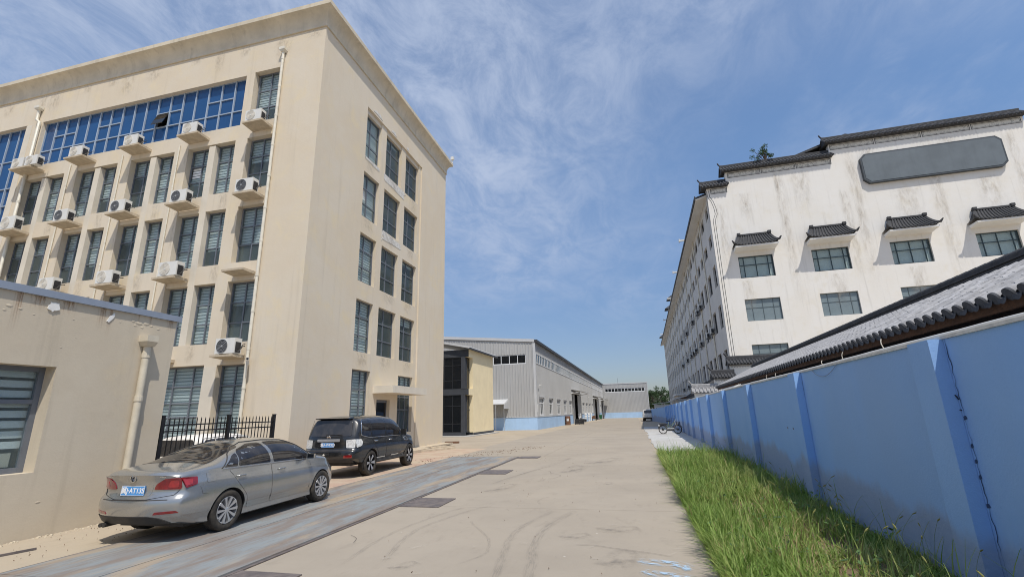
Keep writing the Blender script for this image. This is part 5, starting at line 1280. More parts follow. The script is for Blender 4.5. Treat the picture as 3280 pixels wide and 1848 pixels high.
class Shell:
    def __init__(s, **k): s.__dict__.update(k)
    def wB(s, X): return smo(s.wbelt, X)
    def zB(s, X): return smo(s.belt, X)
    def zT(s, X): return max(smo(s.top, X), s.zB(X)+.02)
    def nn(s, X): return lin(s.n, X)
    def hw(s, X, z):
        zb = s.zB(X); w = s.wB(X)
        if z >= zb:
            q = min(1, (z-zb)/(s.zT(X)-zb)); n = s.nn(X); return w*max(0, 1-q**n)**(1/n)
        t = (zb-z)/(zb-s.zlow); e = max(0, min(1, (zb-z-.06)/.05)); e = e*e*(3-2*e); g = max(0, min(1, (s.lowc-z)/.06)); g = g*g*(3-2*g); return w+s.bulge*math.sin(PI*min(1, t*1.12))**.8+s.sillw*max(0, t-.4)+.010*e-.016*g*(1-max(0, min(1, (s.lowc-.1-z)/.1)))
    def ztop(s, X, y):
        zb = s.zB(X); w = s.wB(X); n = s.nn(X); return zb+(s.zT(X)-zb)*max(0, 1-min(1, abs(y)/w)**n)**(1/n)
    def mapx(s, X, y, z):
        if X < s.xr+s.blend:
            xc = s.xr+s.blend; e = smo(s.rear, z)+s.rcurve*(abs(y)/.8)**2.6
            return xc+(X-xc)/(s.xr-xc)*(e-xc)
        if X > s.xf-s.blend:
            xc = s.xf-s.blend; e = smo(s.front, z)-s.fcurve*(abs(y)/.8)**2.4
            return xc+(X-xc)/(s.xf-xc)*(e-xc)
        return X
    def P(s, X, y, z): return Vector((s.mapx(X, y, z), y, z))
    def side(s, X, z, sg): y = s.hw(X, z)*sg; return s.P(X, y, z)
    def deck(s, X, t): y = t*s.wB(X); return s.P(X, y, s.ztop(X, y))
    def back(s, y, z): return Vector((smo(s.rear, z)+s.rcurve*(abs(y)/.8)**2.6, y, z))
    def section(s, X):
        pts = []; zl = s.zl(X); zb = s.zB(X)
        w0 = s.hw(X, zl)
        for k in range(3): pts.append((w0*.94*k/3, zl))
        pts.append((w0*.94, zl)); pts.append((w0*.985, zl+.025))
        for k in range(1, 21):
            z = zl+.05+(zb-zl-.05)*k/20; pts.append((s.hw(X, z), z))
        w = s.wB(X); n = s.nn(X); h = s.zT(X)-zb
        for k in range(1, 15):
            a = k/14*PI/2; c, q = math.cos(a), math.sin(a)
            pts.append((w*c**(2/n), zb+h*q**(2/n)))
        return pts
    def zl(s, X): return lin(s.low, X)
    def body(s, name, m, wells, parent):
        bm = bmesh.new(); st = [s.xr, s.xr+.03, s.xr+.07]
        X = s.xr+.13
        while X < s.xf-.12: st.append(X); X += .075
        st += [s.xf-.07, s.xf-.03, s.xf]
        rings = []
        for X in st:
            d = min(X-s.xr, s.xf-X); k = 1-.02*max(0, 1-d/.07)**2
            half = s.section(X); R = []
            for (y, z) in half: R.append((y*k, z))
            full = [(-y, z) for (y, z) in R[::-1][:-1]] if False else None
            ring = [bm.verts.new(s.P(X, y, z)) for (y, z) in R]+[bm.verts.new(s.P(X, -y, z)) for (y, z) in R[::-1]]
            rings.append(ring)
        n = len(rings[0])
        for A, B in zip(rings, rings[1:]):
            for j in range(n): bm.faces.new((A[j], A[(j+1) % n], B[(j+1) % n], B[j]))
        for ring, X in ((rings[0], s.xr), (rings[-1], s.xf)):
            h = n//2
            for off, sgn in ((0, 1), (h, -1)):
                half = ring[off:off+h]; prev = half
                for kk in range(1, 9):
                    q = 1-kk/8; cur = [bm.verts.new(s.P(X, v.co.y*q if kk < 8 else 0.0, v.co.z)) for v in half]
                    for j in range(h-1): bm.faces.new((prev[j], prev[j+1], cur[j+1], cur[j]))
                    prev = cur
        bmesh.ops.remove_doubles(bm, verts=bm.verts, dist=.0006); bmesh.ops.dissolve_degenerate(bm, dist=.0005, edges=bm.edges)
        bmesh.ops.recalc_face_normals(bm, faces=bm.faces)
        me = bpy.data.meshes.new(name); bm.to_mesh(me); bm.free()
        me.materials.append(MAT[m]); me.materials.append(MAT['trim_black'])
        o = bpy.data.objects.new(name, me); COL.objects.link(o)
        cm = MB()
        for (x, z, r) in wells:
            for sg in (1, -1): cm.cyl((x, sg*(s.wmax-.34), z), (x, sg*(s.wmax+.3), z), r, 40)
        cmesh = cm.mesh('cut', 'trim_black'); cmesh.materials.clear(); cmesh.materials.append(MAT['trim_black'])
        co = bpy.data.objects.new('cut', cmesh); COL.objects.link(co)
        md = o.modifiers.new('b', 'BOOLEAN'); md.operation = 'DIFFERENCE'; md.solver = 'EXACT'; md.object = co; md.material_mode = 'TRANSFER'
        dg = bpy.context.evaluated_depsgraph_get(); me2 = bpy.data.meshes.new_from_object(o.evaluated_get(dg))
        o.modifiers.clear(); o.data = me2; me2.name = name
        bpy.data.objects.remove(co)
        me2.polygons.foreach_set('use_smooth', [True]*len(me2.polygons)); me2.set_sharp_from_angle(angle=math.radians(38))
        o.parent = parent; return o
def patch(outline, S, off, name, m, parent, cell=.09, skirt=.012, cut=None, smooth=True):
    """panel lying on surface S(u,v): outline is subdivided, lifted by off along the normal, with a skirt for thickness"""
    bm = bmesh.new(); vs = [bm.verts.new((p[0], p[1], 0)) for p in outline]; bm.faces.new(vs)
    us = [p[0] for p in outline]; ws = [p[1] for p in outline]
    for ax, lo, hi in ((0, min(us), max(us)), (1, min(ws), max(ws))):
        k = math.ceil(lo/cell)*cell
        while k < hi:
            co = Vector((k, 0, 0)) if ax == 0 else Vector((0, k, 0)); no = Vector((1, 0, 0)) if ax == 0 else Vector((0, 1, 0))
            bmesh.ops.bisect_plane(bm, geom=bm.verts[:]+bm.edges[:]+bm.faces[:], plane_co=co, plane_no=no, dist=1e-5); k += cell
    e = 1e-3; c = S.center
    def nrm(u, v):
        a = S(u+e, v)-S(u-e, v); b = S(u, v+e)-S(u, v-e); n = a.cross(b)
        if n.length < 1e-12: n = (S(u, v)-c)
        n.normalize()
        return n if n.dot(S(u, v)-c) > 0 else -n
    bound = [ed for ed in bm.edges if len(ed.link_faces) == 1]
    base = {v: (v.co.x, v.co.y) for v in bm.verts}
    low = {}
    for ed in bound:
        for v in ed.verts:
            if v not in low: low[v] = bm.verts.new(v.co)
    for ed in bound: 
        a, b = ed.verts; bm.faces.new((a, b, low[b], low[a]))
    for v, (x, y) in base.items():
        n = nrm(x, y); p = S(x, y); v.co = p+n*off
        if v in low: low[v].co = p+n*(off-skirt)
    bmesh.ops.recalc_face_normals(bm, faces=bm.faces)
    me = bpy.data.meshes.new(name); bm.to_mesh(me); bm.free(); me.materials.append(MAT[m])
    if smooth:
        me.polygons.foreach_set('use_smooth', [True]*len(me.polygons)); me.set_sharp_from_angle(angle=math.radians(45))
    return put(name, me, parent)
def SF(f, c): f.center = Vector(c); return f
def seam(pts, S, w, off, name, m, parent, closed=False, r=None):
    P = []
    L = pts+[pts[0]] if closed else pts
    for a, b in zip(L, L[1:]):
        n = max(2, int((Vector(b)-Vector(a)).length/.05))
        for k in range(n): P.append(Vector(a).lerp(Vector(b), k/n))
    if not closed: P.append(Vector(L[-1]))
    Q = []
    for p in P:
        q = S(p.x, p.y); d = (q-S.center); d.x *= .2; d.normalize(); Q.append(q+d*off)
    return MB().tube(Q, w/2, 5, closed=closed).build(name, m, parent, smooth=True)
def roundpoly(pts, r=.05, n=4):
    out = []
    for i in range(len(pts)):
        a, b, c = Vector(pts[i-1]), Vector(pts[i]), Vector(pts[(i+1) % len(pts)])
        d1, d2 = (a-b), (c-b); rr = min(r, d1.length*.45, d2.length*.45); p, q = b+d1.normalized()*rr, b+d2.normalized()*rr
        for k in range(n+1):
            t = k/n; out.append(tuple((p*(1-t)**2+b*2*t*(1-t)+q*t*t)))
    return out
def wheel(parent, x, y, sg, R, W, spokes, style):
    t = bpy.data.objects.new('wheel', None); COL.objects.link(t); t.parent = parent; t.location = (x, y, R)
    rr = R*.67; h = W/2
    k = ('tyre', R, W)
    if k not in _WC:
        _WC[k] = MB().lathe([(rr, -h*.8), (rr+.02, -h*.95), (R*.86, -h*1.02), (R*.96, -h*.9), (R, -h*.72), (R*.996, -h*.3), (R*.985, -h*.28), (R*.985, -h*.22), (R, -h*.2), (R, h*.2), (R*.985, h*.22), (R*.985, h*.28), (R*.996, h*.3), (R, h*.72), (R*.96, h*.9), (R*.86, h*1.02), (rr+.02, h*.95), (rr, h*.8)], 'y', n=40).mesh('tyre', 'rubber', smooth=True, sharp=35)
        mb = MB(); mb.mat = 1 if style == 'twin' else 0; mb.lathe([(rr, h*.8), (rr*.985, h*.86), (rr*.93, h*.84), (rr*.92, h*.5), (rr*.9, -h*.8)], 'y', n=40)
        ob = mb
        for i in range(spokes):
            a = 2*PI*i/spokes
            for da in ((-.10, .10) if style == 'twin' else (0,)):
                aa = a+da; c, s_ = math.cos(aa), math.sin(aa); tx, tz = -s_, c
                wi, wo = (.014, .026) if style != 'ten' else (.011, .024)
                r0, r1 = rr*.16, rr*.95
                pts = [(c*r0+tx*wi, s_*r0+tz*wi), (c*r1+tx*wo, s_*r1+tz*wo), (c*r1-tx*wo, s_*r1-tz*wo), (c*r0-tx*wi, s_*r0-tz*wi)]
                A = [mb.pt((p[0], h*.80-(.0 if i_ in (0, 3) else -.02), p[1])) for i_, p in enumerate(pts)]; B_ = [mb.pt((p[0], h*.80-.05, p[1])) for p in pts]
                mb.mat = 0; mb.fi(A); mb.mat = 1 if style == 'twin' else 0; mb.fi(B_[::-1])
                for j in range(4): mb.fi([A[j], A[(j+1) % 4], B_[(j+1) % 4], B_[j]])
        mb.lathe([(0, h*.86), (rr*.13, h*.86), (rr*.2, h*.80), (rr*.2, h*.6)], 'y', n=20)
        _WC[('rim', R, W)] = mb.mesh('rim', ['alloy', 'black_paint'], smooth=True, sharp=30)
        _WC[('disc', R, W)] = MB().lathe([(0, h*.2), (rr*.9, h*.2), (rr*.9, h*.1), (0, h*.1)], 'y', n=24).mesh('brake_disc', 'metal_dark' if style == 'ten' else 'black_paint')
    for nme, kk in (('tyre', k), ('rim', ('rim', R, W)), ('brake_disc', ('disc', R, W))):
        o = put(nme, _WC[kk], t)
    if sg < 0: t.rotation_euler = (0, 0, PI)
    return t
def text_mesh(name, body, size, m, parent, loc, rot, ext=.002, align='CENTER', bold=.012):
    cu = bpy.data.curves.new(name, 'FONT'); cu.body = body; cu.size = size; cu.extrude = ext; cu.align_x = align; cu.align_y = 'CENTER'; cu.offset = bold*size
    to = bpy.data.objects.new(name, cu); COL.objects.link(to)
    dg = bpy.context.evaluated_depsgraph_get(); me = bpy.data.meshes.new_from_object(to.evaluated_get(dg)); bpy.data.objects.remove(to)
    me.materials.clear(); me.materials.append(MAT[m])
    return put(name, me, parent, loc, rot)
def plate(parent, loc, rx, first, rest, w=.44, h=.14):
    """faces -x (rear)"""
    p = MB().box(-.012, 0, -w/2, w/2, -h/2, h/2).build('licence_plate', 'plate_blue', parent); p.location = loc; p.rotation_euler = (0, rx, 0)
    e = MB()
    for (y0, y1, a, b) in ((-w/2, w/2, h/2-.004, h/2), (-w/2, w/2, -h/2, -h/2+.004), (-w/2, -w/2+.004, -h/2+.004, h/2-.004), (w/2-.004, w/2, -h/2+.004, h/2-.004)): e.box(-.0145, -.0121, y0, y1, a, b)
    e.build('plate_border', 'plate_white', p)
    text_mesh('lettering', first+rest[0]+'\u00b7'+rest[1:], h*.74, 'plate_white', p, (-.0125, 0, -.002), (PI/2, 0, -PI/2), .0015, bold=.02)
    return p
# ---- grey saloon
def sedan():
    t = thing('parked_car', 'silver-grey saloon car parked on the weighbridge beside the low gatehouse', 'car', (-6.82+.0, 7.08, .034))
    s = Shell(lowc=.40, xr=-1.06, xf=3.54, blend=.62, zlow=.2, bulge=.055, sillw=.035, wmax=.89,
        top=[(-1.06, 1.02), (-.98, 1.065), (-.80, 1.10), (-.50, 1.135), (-.30, 1.165), (0, 1.285), (.35, 1.40), (.75, 1.462), (1.2, 1.478), (1.6, 1.46), (1.85, 1.41), (2.2, 1.24), (2.52, 1.07), (2.9, 1.00), (3.25, .91), (3.45, .82), (3.54, .70)],
        belt=[(-1.06, .93), (-.7, .985), (-.3, 1.0), (.3, .985), (1.2, .965), (2.2, .945), (2.7, .90), (3.2, .80), (3.54, .62)],
        wbelt=[(-1.06, .735), (-.7, .785), (-.2, .815), (.6, .835), (1.5, .835), (2.4, .81), (3.0, .76), (3.54, .66)],
        n=[(-1.06, 3.2), (-.5, 3.0), (-.1, 2.5), (.5, 2.5), (1.9, 2.5), (2.5, 2.8), (3.54, 3)],
        low=[(-1.06, .30), (-.75, .24), (-.35, .20), (0, .18), (3.0, .18), (3.54, .22)],
        rear=[(.2, -.90), (.30, -.97), (.42, -1.04), (.56, -1.065), (.64, -1.055), (.70, -1.01), (.76, -.985), (.90, -1.00), (.985, -1.03), (1.05, -1.05), (1.10, -1.0), (1.2, -.95)],
        front=[(.2, 3.42), (.42, 3.52), (.62, 3.54), (.8, 3.44), (.95, 3.3)], rcurve=.20, fcurve=.34)
    C = (1.25, 0, .6)
    b = s.body('body', 'paint_silver', [(0, .325, .365), (2.65, .325, .365)], t)
    S_ = {sg: SF(lambda u, v, sg=sg: s.side(u, v, sg), (1.25, 0, .7)) for sg in (1, -1)}
    DK = SF(lambda u, v: s.deck(u, v), (1.2, 0, .4)); BK = SF(lambda u, v: s.back(u, v), (0, 0, .7))
    patch(roundpoly([(-.40, -.80), (-.40, .80), (.40, .66), (.46, .3), (.47, 0), (.46, -.3), (.40, -.66)], .06), DK, .004, 'rear_window', 'car_glass', t, .1)
    patch(roundpoly([(1.86, -.66), (1.80, 0), (1.86, .66), (2.46, .84), (2.50, 0), (2.46, -.84)], .05), DK, .004, 'windscreen', 'car_glass', t, .1)
    for sg in (1, -1):
        S = S_[sg]
        patch(roundpoly([(-.12, 1.035), (.16, 1.03), (.22, 1.25), (.13, 1.215)], .03), S, .005, 'quarter_window', 'car_glass', t, .08)
        patch(roundpoly([(.19, 1.03), (.98, 1.015), (.90, 1.392), (.62, 1.388), (.30, 1.30), (.24, 1.25)], .04), S, .005, 'side_window', 'car_glass', t, .08)
        patch(roundpoly([(1.07, 1.013), (2.12, .99), (2.20, 1.03), (1.92, 1.24), (1.62, 1.375), (1.2, 1.402), (1.0, 1.398)], .04), S, .005, 'side_window', 'car_glass', t, .08)
        seam([(-.17, 1.02), (.1, 1.245), (.3, 1.345), (.6, 1.418), (1.1, 1.434), (1.6, 1.405), (1.95, 1.27), (2.27, 1.03)], S, .018, .004, 'window_trim', 'trim_black', t)
        seam([(-.16, 1.012), (.5, 1.003), (1.5, .988), (2.25, .972)], S, .014, .006, 'waist_trim', 'chrome', t)
        for (nm, ol, hx) in (('rear_door', [(-.02, .985), (.98, .975), (.99, .30), (.44, .29), (.38, .52), (.18, .74)], .12), ('front_door', [(1.0, .975), (2.12, .955), (2.22, .86), (2.18, .30), (1.01, .30)], 1.16)):
            d = patch(roundpoly(ol, .04), S, .0035, nm, 'paint_silver', t, .09, .006)
            seam(roundpoly(ol, .04), S, .007, .0, 'door_gap', 'trim_black', d, True)
            y = s.hw(hx+.1, .865)*sg
            MB().tube([(hx, y+.002*sg, .862), (hx+.02, y+.03*sg, .868), (hx+.17, y+.032*sg, .868), (hx+.2, y+.002*sg, .862)], .014, 8).build('door_handle', 'paint_silver', d, smooth=True)
        m_ = MB(); x, y = 2.06, (s.hw(2.1, 1.0))*sg
        m_.tube([(x+.04, y-.03*sg, 1.0), (x+.02, y+.08*sg, 1.01)], .025, 6); m_.build('mirror_arm', 'trim_black', t)
        mm = MB().hexa([(x-.02, y+.05*sg, .965), (x-.02, y+.235*sg, .975), (x+.09, y+.21*sg, .985), (x+.11, y+.05*sg, .98)], [(x-.02, y+.05*sg, 1.09), (x-.02, y+.235*sg, 1.08), (x+.07, y+.20*sg, 1.07), (x+.08, y+.05*sg, 1.08)]).build('wing_mirror', 'paint_silver', t)
        MB().hexa([(x-.026, y+.07*sg, .985), (x-.026, y+.22*sg, .99), (x-.021, y+.22*sg, .99), (x-.021, y+.07*sg, .985)], [(x-.026, y+.07*sg, 1.075), (x-.026, y+.22*sg, 1.068), (x-.021, y+.22*sg, 1.068), (x-.021, y+.07*sg, 1.075)]).build('mirror_glass', 'glass_smoke', mm)
        # tail lamp: wraps from the boot lid round the wing
        patch(roundpoly([(.36*sg, .80), (.735*sg, .79), (.735*sg, .965), (.52*sg, .955), (.40*sg, .88)], .03), BK, .010, 'taillight', 'lamp_red', t, .06, .02)
        patch(roundpoly([(.56*sg, .825), (.70*sg, .82), (.70*sg, .93), (.60*sg, .93)], .03), BK, .0135, 'taillight_lens', 'lamp_red_light', t, .06, .012)
        patch(roundpoly([(-1.06, .80), (-.80, .84), (-.74, .955), (-1.06, .965)], .02), S, .010, 'taillight', 'lamp_red', t, .06, .02)
        patch(roundpoly([(-1.05, .83), (-.90, .855), (-.86, .93), (-1.05, .935)], .02), S, .0135, 'taillight_lens', 'lamp_red_light', t, .06, .012)
        patch(roundpoly([(.44*sg, .435), (.78*sg, .45), (.74*sg, .485), (.47*sg, .475)], .015), BK, .006, 'reflector', 'lamp_red', t, .06)
        seam([(-.72, .80), (-.62, .68), (-.44, .66)], S, .005, .0, 'bumper_gap', 'trim_black', t)
    sg = -1; S = S_[-1]
    ol = roundpoly([(-.50, .84), (-.30, .845), (-.31, .985), (-.49, .99)], .03)
    patch(ol, S, .003, 'fuel_flap', 'paint_silver', t, .08, .005); seam(ol, S, .005, .0, 'flap_gap', 'trim_black', t, True)
    seam([(-.72, .985), (-.735, .82), (-.66, .71), (-.3, .66), (.3, .66), (.66, .71), (.735, .82), (.72, .985)], SF(lambda u, v: s.back(u, v), (0, 0, .7)), .009, .001, 'boot_gap', 'black_paint', t)
    patch(roundpoly([(-.31, .70), (.31, .70), (.36, .875), (-.36, .875)], .04), BK, .002, 'plate_recess', 'paint_silver', t, .07, .005)
    patch(roundpoly([(-.66, .295), (.86, .295), (.86, .40), (.42, .412), (-.36, .412), (-.52, .385)], .03), BK, .006, 'bumper_valance', 'trim_black', t, .08, .02)
    patch(roundpoly([(-.62, .645), (.62, .645), (.62, .655), (-.62, .655)], .004), BK, .003, 'bumper_lip', 'trim_black', t, .1)
    p = s.back(0, .79); plate(t, (p.x-.008, 0, .785), .08, '\u5180', 'JAT135')
    e = bpy.data.objects.new('badge', None); COL.objects.link(e); e.parent = t; e.location = (s.back(0, .965).x-.006, 0, .968); e.rotation_euler = (0, -.12, 0)
    MB().lathe([(.048, -.006), (.058, -.006), (.058, .004), (.048, .004), (.048, -.006)], 'x', n=28).build('badge_ring', 'chrome', e, smooth=True, sharp=40)
    MB().lathe([(0, -.001), (.049, -.001), (.049, .004)], 'x', n=24).build('badge_field', 'trim_black', e)
    vw = MB()
    for pts in ([(-.020, .046), (0, .008), (.020, .046)], [(-.043, .022), (-.022, -.042), (0, .0), (.022, -.042), (.043, .022)]):
        vw.tube([(-.005, y, z) for y, z in pts], .0045, 5)
    vw.build('badge_mark', 'chrome', e)
    text_mesh('lettering', 'SAGITAR', .034, 'chrome', t, (s.back(-.5, .985).x-.004, -.46, .985), (PI/2, 0, -PI/2-.14), .001) if False else None
    l = MB()
    for i in range(7): l.box(0, .003, -.56+i*.026, -.56+i*.026+.018, .978, .996)
    l.build('boot_lettering', 'chrome', t).location = (s.back(-.48, .985).x-.006, 0, 0)
    l2 = MB()
    for i in range(4): l2.box(0, .003, .44+i*.028, .44+i*.028+.02, .978, .996)
    l2.build('boot_lettering', 'chrome', t).location = (s.back(.48, .985).x-.006, 0, 0)
    for y in (.50, .57): MB().tube([(-.72, y, .27), (-.97, y, .265)], .032, 10).build('exhaust_pipe', 'trim_black', t)
    MB().box(-.6, 3.1, -.62, .62, .185, .3).build('underbody', 'trim_black', t)
    for x in (0, 2.65):
        for sg in (1, -1): wheel(t, x, sg*.775, sg, .328, .21, 10, 'ten')
    return t
SED = sedan(); SED.rotation_euler = (0, 0, PI/2+math.radians(2.4))
# origin is the rear axle centre: move so that the right rear tyre stands on its mark
SED.scale = (1.0, .955, .955); SED.location = (-6.80-.75, 7.04, .034)
def suv(name, label, paint, loc, rz, sc_=1.0, full=True):
    t = thing(name, label, 'car', loc, rz); t.scale = (sc_, sc_, sc_)
    s = Shell(lowc=.62, xr=-1.13, xf=4.0, blend=.55, zlow=.42, bulge=.05, sillw=.02, wmax=1.0,
        top=[(-1.13, 1.30), (-1.07, 1.52), (-.98, 1.74), (-.86, 1.86), (-.5, 1.915), (.2, 1.945), (1.0, 1.95), (1.6, 1.92), (1.95, 1.84), (2.35, 1.58), (2.65, 1.345), (3.0, 1.27), (3.5, 1.20), (3.85, 1.08), (4.0, .92)],
        belt=[(-1.13, 1.16), (-.6, 1.20), (.5, 1.20), (2.0, 1.18), (2.7, 1.13), (3.4, 1.02), (4.0, .8)],
        wbelt=[(-1.13, .86), (-.8, .91), (0, .94), (1.5, .945), (2.6, .92), (3.4, .88), (4.0, .78)],
        n=[(-1.13, 4.0), (-.5, 3.8), (1.7, 3.5), (2.6, 3.2), (4.0, 3.2)],
        low=[(-1.13, .56), (-.7, .46), (-.2, .40), (2.9, .40), (4.0, .50)],
        rear=[(.42, -.98), (.55, -1.10), (.70, -1.15), (.84, -1.14), (.90, -1.07), (1.0, -1.055), (1.18, -1.05), (1.26, -1.03), (1.5, -.955), (1.75, -.86), (1.86, -.84), (1.95, -.8)],
        front=[(.45, 3.85), (.7, 3.98), (.95, 4.0), (1.1, 3.9), (1.3, 3.7)], rcurve=.13, fcurve=.26)
    s.body('body', paint, [(0, .40, .455), (3.05, .40, .455)], t)
    S_ = {sg: SF(lambda u, v, sg=sg: s.side(u, v, sg), (1.25, 0, 1.0)) for sg in (1, -1)}
    BK = SF(lambda u, v: s.back(u, v), (.5, 0, 1.0)); DK = SF(lambda u, v: s.deck(u, v), (1.2, 0, .6))
    patch(roundpoly([(-.74, 1.30), (.74, 1.30), (.66, 1.80), (-.66, 1.80)], .07), BK, .006, 'rear_window', 'car_glass_dusty', t, .09)
    patch(roundpoly([(1.98, -.74), (1.93, 0), (1.98, .74), (2.58, .86), (2.62, 0), (2.58, -.86)], .06), DK, .005, 'windscreen', 'car_glass', t, .1)
    for sg in (1, -1):
        S = S_[sg]
        glass_ = [('quarter_window', [(-.62, 1.32), (-.10, 1.25), (-.02, 1.25), (-.02, 1.80), (-.45, 1.76), (-.66, 1.50)]), ('side_window', [(.04, 1.25), (.98, 1.24), (.98, 1.82), (.04, 1.80)]), ('side_window', [(1.06, 1.24), (2.22, 1.225), (2.30, 1.27), (1.92, 1.70), (1.70, 1.80), (1.06, 1.82)])]
        for nm, ol in glass_: patch(roundpoly(ol, .05), S, .005, nm, 'car_glass', t, .09)
        seam(roundpoly([(-.70, 1.32), (-.10, 1.22), (2.30, 1.195), (2.37, 1.26), (1.95, 1.74), (1.70, 1.845), (.5, 1.86), (-.47, 1.815), (-.74, 1.50)], .09), S, .022, .006, 'window_trim', 'chrome', t, True)
        patch(roundpoly([(.62*sg, .94), (.88*sg, .93), (.88*sg, 1.20), (.60*sg, 1.19)], .03), BK, .010, 'taillight', 'lamp_clear', t, .08, .02)
        patch(roundpoly([(-1.12, .94), (-.72, .99), (-.58, 1.10), (-.66, 1.19), (-1.12, 1.20)], .04), S, .012, 'taillight', 'lamp_clear', t, .08, .02)
        patch(roundpoly([(-1.02, 1.02), (-.86, 1.03), (-.84, 1.13), (-1.02, 1.13)], .03), S, .016, 'taillight_lens', 'lamp_red_light', t, .08, .012) if False else None
        if not full: continue
        for (nm, ol, hx) in (('rear_door', [(.02, 1.205), (1.0, 1.20), (1.0, .50), (.52, .50), (.46, .72), (.22, .93)], .15), ('front_door', [(1.03, 1.20), (2.22, 1.185), (2.36, 1.10), (2.34, .50), (1.03, .50)], 1.2)):
            d = patch(roundpoly(ol, .05), S, .0045, nm, paint, t, .1, .008)
            seam(roundpoly(ol, .05), S, .010, .0, 'door_gap', 'trim_black', d, True)
            y = s.hw(hx+.1, 1.09)*sg
            MB().tube([(hx, y+.002*sg, 1.09), (hx+.02, y+.032*sg, 1.092), (hx+.19, y+.034*sg, 1.092), (hx+.22, y+.002*sg, 1.09)], .017, 8).build('door_handle', 'chrome', d, smooth=True)
            MB().box(ol[-2 if 0 else 2][0]-.9 if 0 else hx+.2, hx+.8, min(y, y+.012*sg), max(y, y+.012*sg), .52, .55).build('sill_strip', 'chrome', d)
        MB().tube([(.35, sg*.98, .42), (2.55, sg*.98, .42)], .045, 8).build('side_step', 'trim_black', t)
        x, y = 2.2, s.hw(2.2, 1.2)*sg
        MB().tube([(x+.05, y-.03*sg, 1.22), (x, y+.10*sg, 1.24)], .028, 6).build('mirror_arm', 'trim_black', t)
        MB().hexa([(x-.04, y+.06*sg, 1.19), (x-.04, y+.28*sg, 1.20), (x+.10, y+.25*sg, 1.21), (x+.12, y+.06*sg, 1.21)], [(x-.04, y+.06*sg, 1.42), (x-.04, y+.27*sg, 1.41), (x+.07, y+.23*sg, 1.39), (x+.09, y+.06*sg, 1.40)]).build('wing_mirror', paint, t)
        seam(roundpoly([(2.52, 1.00), (2.86, .98), (2.80, 1.10), (2.56, 1.12)], .03), S, .02, .006, 'fender_vent', 'chrome', t, True)
        patch(roundpoly([(.58*sg, .64), (.84*sg, .64), (.84*sg, .73), (.60*sg, .72)], .02), BK, .008, 'reflector', 'lamp_red', t, .08)
        MB().hexa([(-.42, sg*.93-.02, .2), (-.36, sg*.93-.02, .2), (-.36, sg*.93+.02, .2), (-.42, sg*.93+.02, .2)], [(-.44, sg*.80, .48), (-.38, sg*.80, .48), (-.38, sg*.97, .48), (-.44, sg*.97, .48)]).build('mud_flap', 'trim_black', t)
    patch(roundpoly([(-.86, .50), (.86, .50), (.80, .60), (.45, .62), (-.45, .62), (-.80, .60)], .03), BK, .008, 'bumper_valance', 'trim_black', t, .1, .02)
    patch(roundpoly([(-.84, .855), (.84, .855), (.84, .885), (-.84, .885)], .01), BK, .003, 'bumper_lip', 'trim_black', t, .1)
    if full:
        seam([(-.78, 1.80), (-.84, 1.24), (-.60, 1.20), (-.60, .93), (.60, .93), (.60, 1.20), (.84, 1.24), (.78, 1.80)], BK, .010, .001, 'tailgate_gap', 'trim_black', t)
        patch(roundpoly([(-.40, 1.135), (.40, 1.135), (.40, 1.215), (-.40, 1.215)], .02), BK, .02, 'chrome_bar', 'alloy', t, .09, .025)
        plate(t, (s.back(0, 1.06).x-.012, .0, 1.04), .0, '\u5180', 'AWP323')
        e = bpy.data.objects.new('badge', None); COL.objects.link(e); e.parent = t; e.location = (s.back(0, 1.275).x-.008, 0, 1.277); e.rotation_euler = (0, -.25, 0)
        MB().lathe([(.046, -.006), (.060, -.006), (.060, .004), (.046, .004), (.046, -.006)], 'x', n=24).build('badge_ring', 'chrome', e, smooth=True)
        MB().box(-.010, .002, -.072, .072, -.012, .012).build('badge_bar', 'chrome', e)
        l = MB()
        for i in range(6): l.box(0, .003, .62+i*.032, .62+i*.032+.024, .885, .91)
        l.build('tailgate_lettering', 'chrome', t).location = (s.back(.7, .9).x-.012, 0, .0)
        MB().hexa([(-.90, .62, 1.835), (-.90, -.62, 1.835), (-.6, -.60, 1.85), (-.6, .60, 1.85)], [(-.95, .60, 1.868), (-.95, -.60, 1.868), (-.55, -.58, 1.90), (-.55, .58, 1.90)]).build('spoiler', paint, t)
        p = s.back(0, 1.345); MB().tube([(p.x-.02, .05, 1.34), (p.x-.01, -.2, 1.36), (p.x-.005, -.45, 1.345)], .011, 6).box(p.x-.035, p.x, .0, .1, 1.32, 1.36).build('wiper', 'trim_black', t)
        MB().tube([(-1.0, .0, .60), (-1.26, .0, .60)], .032, 8).tube([(-1.24, 0, .60), (-1.26, 0, .72)], .022, 8).lathe([(0, -.035), (.03, -.02), (.036, 0), (.03, .02), (0, .035)], 'z', (-1.26, 0, .745), 10).build('tow_hitch', 'tow_cream' if 'tow_cream' in MAT else 'plastic_cream', t, smooth=True)
    MB().box(-.8, 3.5, -.7, .7, .38, .5).build('underbody', 'trim_black', t)
    for x in (0, 3.05):
        for sg in (1, -1): wheel(t, x, sg*.845, sg, .405, .27, 6, 'twin')
    return t
SUV = suv('parked_suv', 'large dusty black off-road car parked in front of the tan office', 'paint_black', (-8.22-.93, 14.16, .008), PI/2+math.radians(1.6), .94)
VAN = suv('parked_car', 'small pale dusty car far down the lane beside the blue wall', 'paint_dusty_white', (2.45, 96.2, gz(95)), PI/2-.08, 1.12, False)
HB = suv('parked_car', 'white car mostly hidden behind the black fence and the grey car', 'paint_dusty_white', (-11.4, 10.6, 0), PI/2+.1, .74, False)
